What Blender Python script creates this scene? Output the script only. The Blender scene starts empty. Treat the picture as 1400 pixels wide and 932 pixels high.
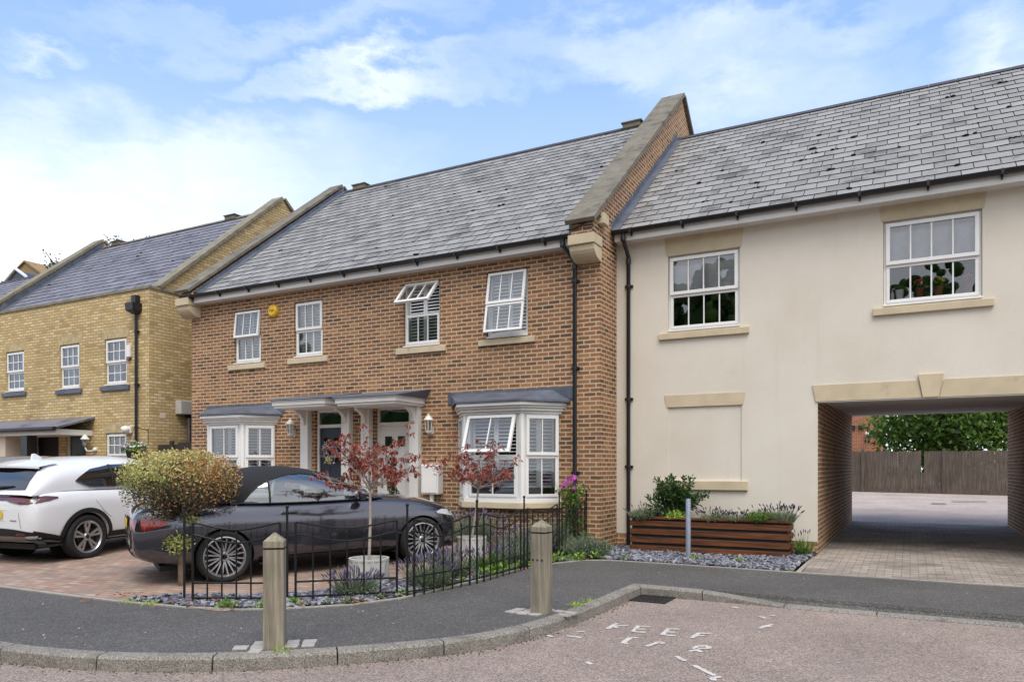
import bpy, math, random
import numpy as np
from mathutils import Vector, Matrix, Euler
from mathutils.bvhtree import BVHTree
from mathutils.geometry import tessellate_polygon
random.seed(11)
R = math.radians
sc = bpy.context.scene
col = sc.collection
sin, cos, pi = math.sin, math.cos, math.pi

# ---------------------------------------------------------------- colours
def lin(h):
    h = h.lstrip('#')
    out = []
    for i in (0, 2, 4):
        c = int(h[i:i+2], 16) / 255
        out.append(c/12.92 if c <= .04045 else ((c+.055)/1.055)**2.4)
    return tuple(out) + (1,)

# ---------------------------------------------------------------- materials
class NT:
    def __init__(s, name):
        s.m = bpy.data.materials.new(name); s.m.use_nodes = True
        s.t = s.m.node_tree; s.t.nodes.clear()
        s.out = s.t.nodes.new('ShaderNodeOutputMaterial')
    def n(s, typ, inp=None, **props):
        nd = s.t.nodes.new(typ)
        for k, v in props.items(): setattr(nd, k, v)
        for k, v in (inp or {}).items():
            if hasattr(v, 'is_output') or isinstance(v, bpy.types.NodeSocket): s.t.links.new(v, nd.inputs[k])
            else: nd.inputs[k].default_value = v
        return nd
    def math(s, op, a, b=0.0, c=0.0):
        nd = s.n('ShaderNodeMath', operation=op)
        for i, v in enumerate((a, b, c)):
            if isinstance(v, bpy.types.NodeSocket): s.t.links.new(v, nd.inputs[i])
            else: nd.inputs[i].default_value = v
        return nd.outputs[0]
    def ramp(s, fac, stops, interp='LINEAR'):
        nd = s.n('ShaderNodeValToRGB', {'Fac': fac}); cr = nd.color_ramp; cr.interpolation = interp
        while len(cr.elements) < len(stops): cr.elements.new(.5)
        for e, (p, c) in zip(cr.elements, stops):
            e.position = p; e.color = c if len(c) == 4 else tuple(c) + (1,)
        return nd.outputs['Color']
    def mix(s, fac, a, b, mode='MIX'):
        nd = s.n('ShaderNodeMix', data_type='RGBA', blend_type=mode)
        for sock, v in ((nd.inputs[0], fac), (nd.inputs[6], a), (nd.inputs[7], b)):
            if isinstance(v, bpy.types.NodeSocket): s.t.links.new(v, sock)
            else: sock.default_value = v
        return nd.outputs[2]
    def noise(s, vec, scale, detail=4, rough=.55, dim='3D'):
        nd = s.n('ShaderNodeTexNoise', {'Scale': scale, 'Detail': detail, 'Roughness': rough}, noise_dimensions=dim)
        if vec is not None: s.t.links.new(vec, nd.inputs['Vector'])
        return nd.outputs['Fac']
    def obj(s): return s.n('ShaderNodeTexCoord').outputs['Object']
    def uv(s): return s.n('ShaderNodeTexCoord').outputs['UV']
    def geo(s): return s.n('ShaderNodeNewGeometry').outputs['Position']
    def bump(s, h, strength=.3, dist=.01):
        return s.n('ShaderNodeBump', {'Height': h, 'Strength': strength, 'Distance': dist}).outputs['Normal']
    def bsdf(s, color, rough=.6, metal=0., normal=None, spec=.5, **kw):
        nd = s.n('ShaderNodeBsdfPrincipled', {'Metallic': metal, 'Specular IOR Level': spec})
        for k, v in (('Base Color', color), ('Roughness', rough)):
            if isinstance(v, bpy.types.NodeSocket): s.t.links.new(v, nd.inputs[k])
            else: nd.inputs[k].default_value = v
        if normal is not None: s.t.links.new(normal, nd.inputs['Normal'])
        for k, v in kw.items(): nd.inputs[k.replace('_', ' ')].default_value = v
        s.t.links.new(nd.outputs[0], s.out.inputs[0])
        return nd
M = {}

def plain(name, c, rough=.5, metal=0., var=.12, scale=6., spec=.5, bump=0., dirt=None, **kw):
    t = NT(name); p = t.geo()
    nz = t.noise(p, scale, 5)
    c = lin(c) if isinstance(c, str) else c
    dark = tuple(x*(1-var) for x in c[:3]) + (1,); lite = tuple(min(1, x*(1+var)) for x in c[:3]) + (1,)
    cc = t.ramp(nz, [(.3, dark), (.7, lite)])
    if dirt:
        d = t.ramp(t.noise(p, dirt[1], 6, .65), [(dirt[2], (0, 0, 0)), (dirt[2]+.18, (1, 1, 1))])
        cc = t.mix(d, cc, lin(dirt[0]))
    nrm = t.bump(t.noise(p, scale*14, 3), bump, .004) if bump else None
    t.bsdf(cc, rough, metal, nrm, spec, **kw)
    M[name] = t.m; return t.m

def brick_mat(name, pal, mortar, bw=.225, bh=.075, ms=.010, stain=None, rough=.85, offset=.5, bias=0., freq=2, bumps=.6, grime=.25):
    t = NT(name); uv = t.uv()
    # slightly wobble the courses so that the joints are not ruler-straight
    wob = t.n('ShaderNodeTexNoise', {'Scale': 9., 'Detail': 3.}); t.t.links.new(uv, wob.inputs['Vector'])
    off = t.n('ShaderNodeVectorMath', {0: wob.outputs['Color'], 1: (.5, .5, .5)}, operation='SUBTRACT').outputs[0]
    offs = t.n('ShaderNodeVectorMath', {0: off, 'Scale': .008}, operation='SCALE').outputs[0]
    vec = t.n('ShaderNodeVectorMath', {0: uv, 1: offs}, operation='ADD').outputs[0]
    b = t.n('ShaderNodeTexBrick', {'Vector': vec, 'Color1': (0, 0, 0, 1), 'Color2': (1, 1, 1, 1), 'Mortar': (0, 0, 0, 1), 'Scale': 1.,
            'Mortar Size': ms, 'Mortar Smooth': .25, 'Bias': bias, 'Brick Width': bw, 'Row Height': bh}, offset=offset, offset_frequency=freq)
    n = len(pal)
    cc = t.ramp(b.outputs['Color'], [(i/(n-1), lin(p)) for i, p in enumerate(pal)])
    fine = t.noise(uv, 60., 5, .7)
    cc = t.mix(.55, cc, t.ramp(fine, [(.25, (.45, .45, .45)), (.75, (1.35, 1.3, 1.25))]), 'MULTIPLY')
    mm = t.mix(t.noise(uv, 14., 4), lin(mortar), tuple(x*.72 for x in lin(mortar)[:3])+(1,))
    cc = t.mix(b.outputs['Fac'], cc, mm)
    big = t.noise(uv, .55, 6, .62)
    cc = t.mix(grime, cc, t.ramp(big, [(.3, (.5, .5, .52)), (.62, (1.2, 1.17, 1.12))]), 'MULTIPLY')
    if stain:
        d = t.ramp(t.noise(uv, stain[1], 6, .7), [(stain[2], (0, 0, 0)), (stain[2]+.12, (1, 1, 1))])
        cc = t.mix(d, cc, t.mix(.6, cc, lin(stain[0])))
    hgt = t.math('ADD', t.math('MULTIPLY', b.outputs['Fac'], -1.), t.math('MULTIPLY', fine, .35))
    t.bsdf(cc, rough, 0, t.bump(hgt, bumps, .006), .3)
    M[name] = t.m; return t.m

brick_mat('red_brick', ['#6a4d40', '#875f49', '#956a4d', '#785545', '#9f7453', '#8a6248', '#a87d5a', '#5c473d', '#8f674c', '#7f5a47'], '#cdb898', ms=.0115, grime=.3)
brick_mat('yellow_brick', ['#bba06a', '#cdb37c', '#d9c292', '#c4a870', '#e2cda2', '#c9ae78', '#d2b886', '#aa9162', '#dcc698'], '#a3957a', ms=.012, stain=('#8a7440', 3., .6), grime=.3)
brick_mat('far_brick', ['#8a4f36', '#9c5b3f', '#a86444', '#7d4833'], '#b9a58a')
brick_mat('drive_paver', ['#998478', '#a38d80', '#a0806f', '#ab9788', '#8d786d', '#a58a79', '#b0a094'], '#6d635b', .2, .1, .006, ('#7d746a', 1.4, .5), .9, grime=.3, bumps=.4)
brick_mat('passage_paver', ['#8d857f', '#9a918a', '#a69c94', '#948c85', '#a0978e', '#aea49c'], '#645e58', .2, .1, .006, ('#5d5853', .9, .48), .85, grime=.4, bumps=.4)

def render_mat():
    t = NT('cream_render'); p = t.geo()
    big = t.noise(p, .7, 6, .6)
    cc = t.ramp(big, [(.3, lin('#d3cabb')), (.5, lin('#dad2c5')), (.72, lin('#dfd8cc'))])
    # long faint water marks under the sills and eaves
    mp = t.n('ShaderNodeMapping', {'Vector': p, 'Scale': (5., 5., .35)}).outputs[0]
    st = t.ramp(t.noise(mp, 1., 4), [(.6, (1, 1, 1)), (.8, (.90, .88, .84))])
    cc = t.mix(.7, cc, st, 'MULTIPLY')
    sp = t.noise(p, 160., 3, .7)
    cc = t.mix(.5, cc, t.ramp(sp, [(.3, (.72, .72, .72)), (.7, (1.15, 1.15, 1.15))]), 'MULTIPLY')
    h = t.math('ADD', sp, t.math('MULTIPLY', t.noise(p, 45., 3), .6))
    t.bsdf(cc, .9, 0, t.bump(h, .55, .006), .2)
    M['cream_render'] = t.m
render_mat()

def slate_mat(name, lo, mid, hi):
    t = NT(name)
    a = t.n('ShaderNodeAttribute', attribute_name='tint').outputs['Fac']; p = t.geo()
    cc = t.ramp(a, [(0, lin('#232325')), (.06, lin('#232325')), (.08, lin(lo)), (.5, lin(mid)), (1, lin(hi))])
    st = t.ramp(t.noise(p, 1.7, 7, .72), [(.52, (1, 1, 1)), (.63, (.40, .39, .38))])
    sel = t.ramp(a, [(.0, (.5, .5, .5)), (.5, (.85, .85, .85)), (.75, (.25, .25, .25)), (1, (.1, .1, .1))])
    cc = t.mix(sel, cc, t.mix(1., cc, st, 'MULTIPLY'))
    fine = t.noise(p, 38., 5, .7)
    cc = t.mix(.4, cc, t.ramp(fine, [(.3, (.65, .65, .65)), (.7, (1.2, 1.2, 1.2))]), 'MULTIPLY')
    t.bsdf(cc, .62, 0, t.bump(fine, .25, .004), .4)
    M[name] = t.m
slate_mat('slate_grey', '#6e6c6b', '#858381', '#9b9997')
slate_mat('slate_purple', '#62616a', '#72717a', '#83828b')
slate_mat('slate_chip', '#45464f', '#6a6b76', '#9a9aa3')

def speckle(name, cols, scale, rough=.9, patches=None, bump=.5):
    t = NT(name); p = t.geo()
    v = t.n('ShaderNodeTexVoronoi', {'Vector': p, 'Scale': scale}, feature='F1')
    w = t.n('ShaderNodeTexWhiteNoise', {'Vector': v.outputs['Position']}, noise_dimensions='3D').outputs['Value']
    n = len(cols)
    cc = t.ramp(w, [(i/(n-1), lin(c)) for i, c in enumerate(cols)])
    big = t.noise(p, .8, 6, .62)
    cc = t.mix(.6, cc, t.ramp(big, [(.3, (.7, .7, .7)), (.7, (1.2, 1.2, 1.2))]), 'MULTIPLY')
    mid = t.noise(p, 9., 5, .7)
    cc = t.mix(.5, cc, t.ramp(mid, [(.3, (.78, .78, .78)), (.7, (1.15, 1.15, 1.15))]), 'MULTIPLY')
    if patches:
        d = t.ramp(t.noise(p, patches[1], 6, .7), [(patches[2], (0, 0, 0)), (patches[2]+.14, (1, 1, 1))])
        cc = t.mix(d, cc, t.mix(patches[3], cc, lin(patches[0])))
    h = t.math('ADD', v.outputs['Distance'], t.math('MULTIPLY', mid, .5))
    t.bsdf(cc, rough, 0, t.bump(h, bump, .006), .3)
    M[name] = t.m
speckle('pavement_asphalt', ['#413f3e', '#545250', '#4d4b49', '#63605e', '#464443', '#7e7a76'], 110., patches=('#7b756f', 2.2, .6, .35))
speckle('road_surface', ['#74675f', '#8e7f76', '#9d8e85', '#7f7169', '#b0a198', '#5c524b', '#97877e'], 95., patches=('#827a76', 1.1, .56, .5))
speckle('court_surface', ['#a3948d', '#b0a19a', '#bbaea6', '#988a83'], 60., patches=('#7d7672', .5, .58, .5))
speckle('kerb_stone', ['#6e6a64', '#8b867e', '#9d978e', '#7a756e', '#5a5650'], 130., patches=('#55514b', 3., .52, .6))
speckle('edging_stone', ['#8f8a82', '#a7a198', '#9b958c'], 90.)
speckle('sett_stone', ['#a8a39e', '#96918c', '#b2ada8', '#9f9a95'], 120.)
speckle('soil', ['#3a322a', '#4a4036', '#5a5045', '#453b31'], 60.)
plain('ground_far', '#6f6a5e', .95, var=.2, scale=.5)
plain('marking_paint', '#c0bbb5', .8, var=.12, scale=30., dirt=('#95877f', 34., .50))
plain('litter', '#c9bd9a', .9, var=.4, scale=30.)
plain('cast_stone', '#c2b397', .85, var=.10, scale=3., bump=.3, dirt=('#8f8468', 2.4, .62))
plain('coping_stone', '#706a5e', .92, var=.22, scale=4., bump=.5, dirt=('#4f4a41', 3.2, .52))
plain('lichen_coping', '#7c7666', .92, var=.25, scale=5., bump=.5, dirt=('#9b8745', 4.2, .63))
plain('lead', '#59606d', .5, .15, var=.28, scale=3.5, bump=.25, dirt=('#868c98', 2.6, .62))
plain('upvc', '#e3e2e0', .32, var=.03, scale=2., spec=.5)
plain('white_paint', '#d9d7d3', .5, var=.06, scale=3.)
plain('black_plastic', '#1b1c20', .38, var=.15, scale=3.)
plain('ridge_tile', '#3d3d42', .75, var=.25, scale=6., bump=.3)
plain('moss', '#20201d', .95, var=.3, scale=20.)
plain('shutter_white', '#eceef0', .5, var=.03)
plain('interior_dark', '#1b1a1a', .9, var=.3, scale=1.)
plain('interior_net', '#dcdce4', .9, var=.12, scale=5.)
plain('door_blue', '#232a38', .35, var=.08)
plain('door_black', '#191a1c', .35, var=.08)
plain('steel', '#8f9196', .35, .85, var=.1)
plain('pole_grey', '#8b93a3', .45, .3, var=.12, scale=9., dirt=('#6f7480', 5., .6))
plain('iron', '#17181a', .45, .3, var=.25, scale=12.)
plain('grate_iron', '#2d2a28', .7, .4, var=.3, scale=20.)
plain('alarm_yellow', '#e0b020', .4, var=.05)
plain('pot_fluted', '#b5b3ae', .8, var=.12, scale=8., dirt=('#8d8a83', 5., .58))
plain('terracotta', '#8a4a30', .8, var=.15)
plain('bark', '#6d5e4e', .9, var=.3, scale=18., bump=.4)
plain('pale_bark', '#a59b90', .85, var=.2, scale=20.)
plain('twig', '#5b4c3f', .9, var=.25, scale=20.)
plain('soffit', '#d3d1cd', .5, var=.04)
plain('ceiling_board', '#d0cdc9', .8, var=.08, scale=1.5)
plain('meter_grey', '#b9b7b2', .5, var=.08, scale=4.)
plain('pinkish_panel', '#cfc2b4', .8, var=.05)
plain('cable', '#101012', .6)

def wood(name, lo, hi, axis='z', green=None, rough=.85, scale=1.):
    t = NT(name); p = t.obj()
    s = {'z': (26, 26, 1.2), 'x': (1.2, 26, 26), 'y': (26, 1.2, 26)}[axis]
    mp = t.n('ShaderNodeMapping', {'Vector': p, 'Scale': tuple(v*scale for v in s)}).outputs[0]
    g = t.noise(mp, 1.3, 7, .65)
    cc = t.ramp(g, [(.28, lin(lo)), (.5, tuple((a+b)/2 for a, b in zip(lin(lo), lin(hi)))), (.72, lin(hi))])
    big = t.noise(p, 2.3, 5)
    cc = t.mix(.55, cc, t.ramp(big, [(.3, (.6, .6, .6)), (.7, (1.2, 1.2, 1.2))]), 'MULTIPLY')
    if green:
        d = t.ramp(t.noise(p, 4., 5, .6), [(green[1], (0, 0, 0)), (green[1]+.2, (1, 1, 1))])
        cc = t.mix(d, cc, t.mix(.55, cc, lin(green[0])))
    t.bsdf(cc, rough, 0, t.bump(g, .6, .006), .3)
    M[name] = t.m
wood('weathered_oak', '#5f594d', '#a49b8a', 'z', ('#7f824f', .54))
wood('planter_wood', '#281a15', '#84502f', 'x', None, .6)
wood('fence_wood', '#433b35', '#756a60', 'z', None)
wood('gate_wood', '#2a2624', '#4a423d', 'z', None)

def leafmat(name, stops, rough=.55, trans=.25):
    t = NT(name)
    a = t.n('ShaderNodeAttribute', attribute_name='tint').outputs['Fac']
    n = len(stops)
    cc = t.ramp(a, [(i/(n-1), lin(c)) for i, c in enumerate(stops)])
    d = t.n('ShaderNodeBsdfPrincipled', {'Base Color': cc, 'Roughness': rough, 'Specular IOR Level': .35})
    tr = t.n('ShaderNodeBsdfTranslucent', {'Color': cc})
    mx = t.n('ShaderNodeMixShader', {0: trans, 1: d.outputs[0], 2: tr.outputs[0]})
    t.t.links.new(mx.outputs[0], t.out.inputs[0])
    M[name] = t.m
leafmat('leaf_variegated', ['#5d5245', '#75684f', '#67713f', '#828d4a', '#acb166', '#d6d390', '#bba668', '#b87c46', '#96603c'])
leafmat('leaf_red', ['#55231f', '#79332a', '#984536', '#ab5a47', '#833730'], .45, .2)
leafmat('leaf_bay', ['#1d3018', '#2b4420', '#3d5c2a', '#587a3c'], .4, .15)
leafmat('leaf_green', ['#2f461f', '#466529', '#5f8236', '#82a447', '#a0bb60'], .5, .3)
leafmat('leaf_dark', ['#16220f', '#22321a', '#31461f', '#40572a'], .6, .2)
leafmat('leaf_lavender', ['#515d48', '#6b7860', '#7f8b70', '#98a385'], .7, .2)
leafmat('leaf_lime', ['#6f8a35', '#8fae45', '#a9c45a'], .5, .3)
leafmat('bloom_lavender', ['#3f3848', '#574d66', '#6e6385', '#82789a'], .7, .1)
leafmat('bloom_dark', ['#2e2536', '#433650', '#54435f'], .7, .1)
leafmat('bloom_pink', ['#8a2f7d', '#b24aa3', '#c96fba'], .6, .25)
leafmat('bloom_mixed', ['#c9c24a', '#dcdcd8', '#a888c0', '#b14f8a', '#3f6a2c', '#e5e2dc'], .6, .2)
leafmat('leaf_dry', ['#6b5038', '#8a6b48', '#9c4a30', '#b08f5a'], .8, .1)

def glass(name, refl=.16, tint=(.75, .8, .82), rough=.01):
    t = NT(name)
    fr = t.n('ShaderNodeFresnel', {'IOR': 1.5}).outputs[0]
    f = t.math('MINIMUM', t.math('ADD', t.math('MULTIPLY', fr, 1.6), refl), 1.)
    wv = t.noise(t.geo(), 1.6, 2)
    g = t.n('ShaderNodeBsdfGlossy', {'Color': (.95, .97, 1, 1), 'Roughness': rough, 'Normal': t.bump(wv, .05, .02)})
    tr = t.n('ShaderNodeBsdfTransparent', {'Color': tint + (1,)})
    mx = t.n('ShaderNodeMixShader', {0: f, 1: tr.outputs[0], 2: g.outputs[0]})
    t.t.links.new(mx.outputs[0], t.out.inputs[0])
    M[name] = t.m
glass('window_glass', .07, (.95, .96, .96))
glass('car_glass', .16, (.6, .65, .66))
glass('dark_car_glass', .06, (.08, .09, .1))

def paint(name, c, metal, rough=.25, coat=1.):
    t = NT(name)
    p = t.obj()
    fl = t.noise(p, 900., 2)
    base = lin(c)
    cc = t.ramp(fl, [(.3, tuple(x*.8 for x in base[:3])), (.7, tuple(min(1, x*1.2) for x in base[:3]))])
    t.bsdf(cc, rough, metal, None, .5, Coat_Weight=coat, Coat_Roughness=.04)
    M[name] = t.m
paint('paint_graphite', '#55555e', .85, .15)
paint('paint_white', '#dcdde0', 0., .35)
paint('paint_silver', '#8a8c90', .6, .3)
plain('soft_top', '#1b1b1e', .9, var=.2, scale=40., bump=.4)
plain('tyre', '#1c1c1d', .85, var=.15, scale=8.)
plain('alloy', '#b0afb1', .3, .85, var=.05)
plain('gloss_black', '#0c0d0f', .04, var=.05, spec=1., Coat_Weight=1.)
plain('matt_black', '#151516', .65, var=.1)
plain('lamp_red', '#8c0a0a', .15, var=.1, Coat_Weight=1.)
plain('lamp_dark_red', '#4c0a0e', .15, var=.1, Coat_Weight=1.)
plain('lamp_clear', '#c5cad0', .1, .3, var=.1)
plain('plate_yellow', '#d9b81e', .5, var=.04)
plain('cabin_grey', '#2a2a2c', .8)
plain('seat_dark', '#39373a', .7)
plain('brand_blue', '#2d4f8f', .3)
# ---------------------------------------------------------------- mesh builder
class MB:
    """Collects faces; build() links them as ONE mesh object."""
    def __init__(s): s.v = []; s.f = []; s.t = []; s.cur = .5
    def add(s, vs, fs, tint=None):
        b = len(s.v); s.v.extend(tuple(p) for p in vs)
        for f in fs:
            s.f.append(tuple(b+i for i in f)); s.t.append(s.cur if tint is None else tint)
        return s
    def quad(s, a, b, c, d, tint=None): return s.add((a, b, c, d), ((0, 1, 2, 3),), tint)
    def box(s, x0, x1, y0, y1, z0, z1, tint=None):
        v = [(x, y, z) for z in (z0, z1) for y in (y0, y1) for x in (x0, x1)]
        return s.add(v, ((0, 2, 3, 1), (4, 5, 7, 6), (0, 1, 5, 4), (2, 6, 7, 3), (0, 4, 6, 2), (1, 3, 7, 5)), tint)
    def obox(s, c, sx, sy, sz, m=None, tint=None):
        """box of size sx,sy,sz centred at c, turned by matrix m (3x3)"""
        v = [Vector((x, y, z)) for z in (-sz/2, sz/2) for y in (-sy/2, sy/2) for x in (-sx/2, sx/2)]
        if m is not None: v = [m @ p for p in v]
        v = [p + Vector(c) for p in v]
        return s.add(v, ((0, 2, 3, 1), (4, 5, 7, 6), (0, 1, 5, 4), (2, 6, 7, 3), (0, 4, 6, 2), (1, 3, 7, 5)), tint)
    def prism(s, poly, d, tint=None):
        """closed polygon of 3D points pushed along d"""
        n = len(poly); p = [Vector(q) for q in poly]; d = Vector(d)
        nrm = Vector((0, 0, 0))
        for i in range(n): nrm += (p[i]-p[0]).cross(p[(i+1) % n]-p[0])
        if nrm.dot(d) > 0: p.reverse()
        v = p + [q + d for q in p]
        tri = tessellate_polygon([p])
        nn = Vector((0, 0, 0))
        fs = []
        for a, b, c in tri:
            k = (p[b]-p[a]).cross(p[c]-p[a])
            fs.append((a, b, c) if k.dot(d) < 0 else (a, c, b))
        fs += [tuple(i+n for i in reversed(f)) for f in fs]
        fs += [(i, i+n, (i+1) % n+n, (i+1) % n) for i in range(n)]
        return s.add(v, fs, tint)
    def tube(s, pts, r, n=8, tint=None, cap=True):
        pts = [Vector(p) for p in pts]
        rs = r if isinstance(r, (list, tuple)) else [r]*len(pts)
        vs = []; prev = None
        for i, p in enumerate(pts):
            a = pts[max(0, i-1)]; b = pts[min(len(pts)-1, i+1)]
            d = (b-a).normalized() if (b-a).length > 1e-9 else Vector((0, 0, 1))
            if prev is None:
                u = d.orthogonal().normalized()
            else:
                u = prev - d*prev.dot(d)
                u = u.normalized() if u.length > 1e-6 else d.orthogonal().normalized()
            prev = u; w = d.cross(u)
            for k in range(n):
                an = 2*pi*k/n
                vs.append(p + (u*cos(an)+w*sin(an))*rs[i])
        fs = []
        for i in range(len(pts)-1):
            for k in range(n):
                fs.append((i*n+k, i*n+(k+1) % n, (i+1)*n+(k+1) % n, (i+1)*n+k))
        if cap and n > 3:
            fs.append(tuple(reversed(range(n)))); fs.append(tuple(range((len(pts)-1)*n, len(pts)*n)))
        return s.add(vs, fs, tint)
    def lathe(s, prof, c=(0, 0, 0), n=24, axis='z', tint=None):
        """prof: list of (r, h)"""
        vs = []
        for r, h in prof:
            for k in range(n):
                a = 2*pi*k/n
                q = (r*cos(a), r*sin(a), h)
                if axis == 'x': q = (h, r*cos(a), r*sin(a))
                elif axis == 'y': q = (r*sin(a), h, r*cos(a))
                vs.append((q[0]+c[0], q[1]+c[1], q[2]+c[2]))
        fs = []
        for i in range(len(prof)-1):
            for k in range(n):
                fs.append((i*n+k, i*n+(k+1) % n, (i+1)*n+(k+1) % n, (i+1)*n+k))
        return s.add(vs, fs, tint)
    def ball(s, c, r, n=10, tint=None, sz=1.):
        m = max(4, n//2)
        return s.lathe([(max(1e-4, r*sin(pi*i/m)), -r*cos(pi*i/m)*sz) for i in range(m+1)], c, n, tint=tint)
    def leaf(s, p, d, nrm, L, W, tint, fold=.0):
        d = Vector(d).normalized(); u = d.cross(Vector(nrm))
        u = u.normalized() if u.length > 1e-5 else d.orthogonal().normalized()
        p = Vector(p); m = p + d*L*.45
        if fold:
            k = u.cross(d)*W*fold
            return s.add((p, m+u*W/2+k, p+d*L, m-u*W/2+k), ((0, 1, 2), (0, 2, 3)), tint)
        return s.add((p, m+u*W/2, p+d*L, m-u*W/2), ((0, 1, 2, 3),), tint)
    def grid(s, rows, tint=None, closed=False):
        n = len(rows[0]); vs = [p for r in rows for p in r]; fs = []
        for i in range(len(rows)-1):
            for k in range(n if closed else n-1):
                fs.append((i*n+k, i*n+(k+1) % n, (i+1)*n+(k+1) % n, (i+1)*n+k))
        return s.add(vs, fs, tint)
    def build(s, name, mat, parent=None, smooth=None, bevel=0., local=False, uv=True, off=None):
        o0 = Vector((0, 0, 0))
        if off is not None: o0 = Vector(off)
        elif parent is not None and not local:
            q = parent
            while q is not None: o0 = o0 + q.location; q = q.parent
        V = np.array(s.v, dtype=np.float64).reshape(-1, 3)
        me = bpy.data.meshes.new(name)
        me.from_pydata((V - np.array(o0)).tolist(), [], s.f)
        if uv:
            ul = me.uv_layers.new(name='UVMap'); buf = np.zeros((len(me.loops), 2))
            i = 0
            for f in s.f:
                P = V[list(f)]
                nn = np.zeros(3)
                for k in range(len(f)): nn += np.cross(P[k]-P[0], P[(k+1) % len(f)]-P[0])
                l = np.linalg.norm(nn); nn = nn/l if l > 1e-12 else np.array([0, 0, 1.])
                if abs(nn[2]) > .95: tu = np.array([1., 0, 0]); tv = np.array([0, 1., 0])
                else:
                    tu = np.array([-nn[1], nn[0], 0]); tu /= np.linalg.norm(tu); tv = np.cross(nn, tu)
                buf[i:i+len(f), 0] = P @ tu; buf[i:i+len(f), 1] = P @ tv
                i += len(f)
            ul.data.foreach_set('uv', buf.ravel())
        at = me.attributes.new('tint', 'FLOAT', 'FACE'); at.data.foreach_set('value', np.array(s.t, dtype=np.float32))
        if mat is not None: me.materials.append(M[mat] if isinstance(mat, str) else mat)
        if smooth is not None:
            me.polygons.foreach_set('use_smooth', [True]*len(me.polygons))
            me.set_sharp_from_angle(angle=R(smooth))
        me.update()
        o = bpy.data.objects.new(name, me); col.objects.link(o)
        if parent is not None: o.parent = parent
        if off is not None and parent is None: o.location = o0
        if bevel:
            b = o.modifiers.new('bevel', 'BEVEL'); b.width = bevel; b.segments = 2; b.limit_method = 'ANGLE'; b.angle_limit = R(40)
        return o

def tag(o, label=None, cat=None, group=None, kind=None):
    if label: o['label'] = label
    if cat: o['category'] = cat
    if group: o['group'] = group
    if kind: o['kind'] = kind
    return o
def thing(name, label, cat, loc=(0, 0, 0), rz=0., group=None, pitch=0.):
    o = bpy.data.objects.new(name, None); col.objects.link(o)
    o.location = loc; o.rotation_euler = (pitch, 0, rz); o.empty_display_size = .2
    return tag(o, label, cat, group)
def copy_tree(o, parent=None):
    kids = [c for c in col.objects if c.parent == o]
    c = o.copy(); col.objects.link(c)
    if parent is not None: c.parent = parent
    for k in kids: copy_tree(k, c)
    return c
def struct(name, mb, mat, **kw):
    return tag(mb.build(name, mat, **kw), kind='structure')
def gz(x, y):
    """height of the ground: the drives climb towards the houses, the passage a little"""
    k = min(1, max(0, (-4.7-x)/1.6)); k = k*k*(3-2*k)
    a = .036*max(0, min(y, 13)-6.2)*k
    q = min(1, max(0, (x+2.6)/1.2)) * min(1, max(0, (y-10.56)/2.1))*.053
    return a+q
def smoothline(pts, n=6):
    """Catmull-Rom through pts"""
    P = [Vector(p) for p in pts]; out = []
    for i in range(len(P)-1):
        a, b, c, d = P[max(0, i-1)], P[i], P[i+1], P[min(len(P)-1, i+2)]
        for k in range(n):
            t = k/n
            out.append(.5*((2*b)+(c-a)*t+(2*a-5*b+4*c-d)*t*t+(3*b-a-3*c+d)*t**3))
    out.append(P[-1]); return out
def in_poly(x, y, poly):
    c = False; n = len(poly); j = n-1
    for i in range(n):
        xi, yi = poly[i][:2]; xj, yj = poly[j][:2]
        if (yi > y) != (yj > y) and x < (xj-xi)*(y-yi)/(yj-yi)+xi: c = not c
        j = i
    return c
def sheet(poly, zf, cell=None):
    """flat-ish polygon as a mesh, z from zf(x,y)"""
    mb = MB()
    p = [Vector((a, b, 0)) for a, b in poly]
    v = [(q.x, q.y, zf(q.x, q.y)) for q in p]
    fs = []
    for a, b, c in tessellate_polygon([p]):
        k = (p[b]-p[a]).cross(p[c]-p[a]).z
        fs.append((a, b, c) if k > 0 else (a, c, b))
    return mb.add(v, fs)
def wall_front(mb, x0, x1, z0, z1, y, holes, depth=.1, top=None):
    """wall facing -Y at plane y with rectangular holes (xa,xb,za,zb) and their reveals"""
    xs = sorted({x0, x1, *[h[0] for h in holes], *[h[1] for h in holes]}); zs = sorted({z0, z1, *[h[2] for h in holes], *[h[3] for h in holes]})
    for i in range(len(xs)-1):
        for j in range(len(zs)-1):
            cx, cz = (xs[i]+xs[i+1])/2, (zs[j]+zs[j+1])/2
            if any(h[0] < cx < h[1] and h[2] < cz < h[3] for h in holes): continue
            mb.quad((xs[i], y, zs[j]), (xs[i+1], y, zs[j]), (xs[i+1], y, zs[j+1]), (xs[i], y, zs[j+1]))
    for a, b, c, d in holes:
        mb.quad((a, y, c), (a, y, d), (a, y+depth, d), (a, y+depth, c)); mb.quad((b, y, d), (b, y, c), (b, y+depth, c), (b, y+depth, d))
        mb.quad((a, y, d), (b, y, d), (b, y+depth, d), (a, y+depth, d))
        if c > z0+1e-6: mb.quad((b, y, c), (a, y, c), (a, y+depth, c), (b, y+depth, c))
# ---------------------------------------------------------------- ground, road, pavement
RZ = -.11
mb = MB(); mb.quad((-250, -250, -.17), (250, -250, -.17), (250, 250, -.17), (-250, 250, -.17)); struct('ground', mb, 'ground_far')
mb = MB(); mb.quad((-60, -40, RZ), (30, -40, RZ), (30, 9.2, RZ), (-60, 9.2, RZ)); struct('road', mb, 'road_surface')

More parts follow.
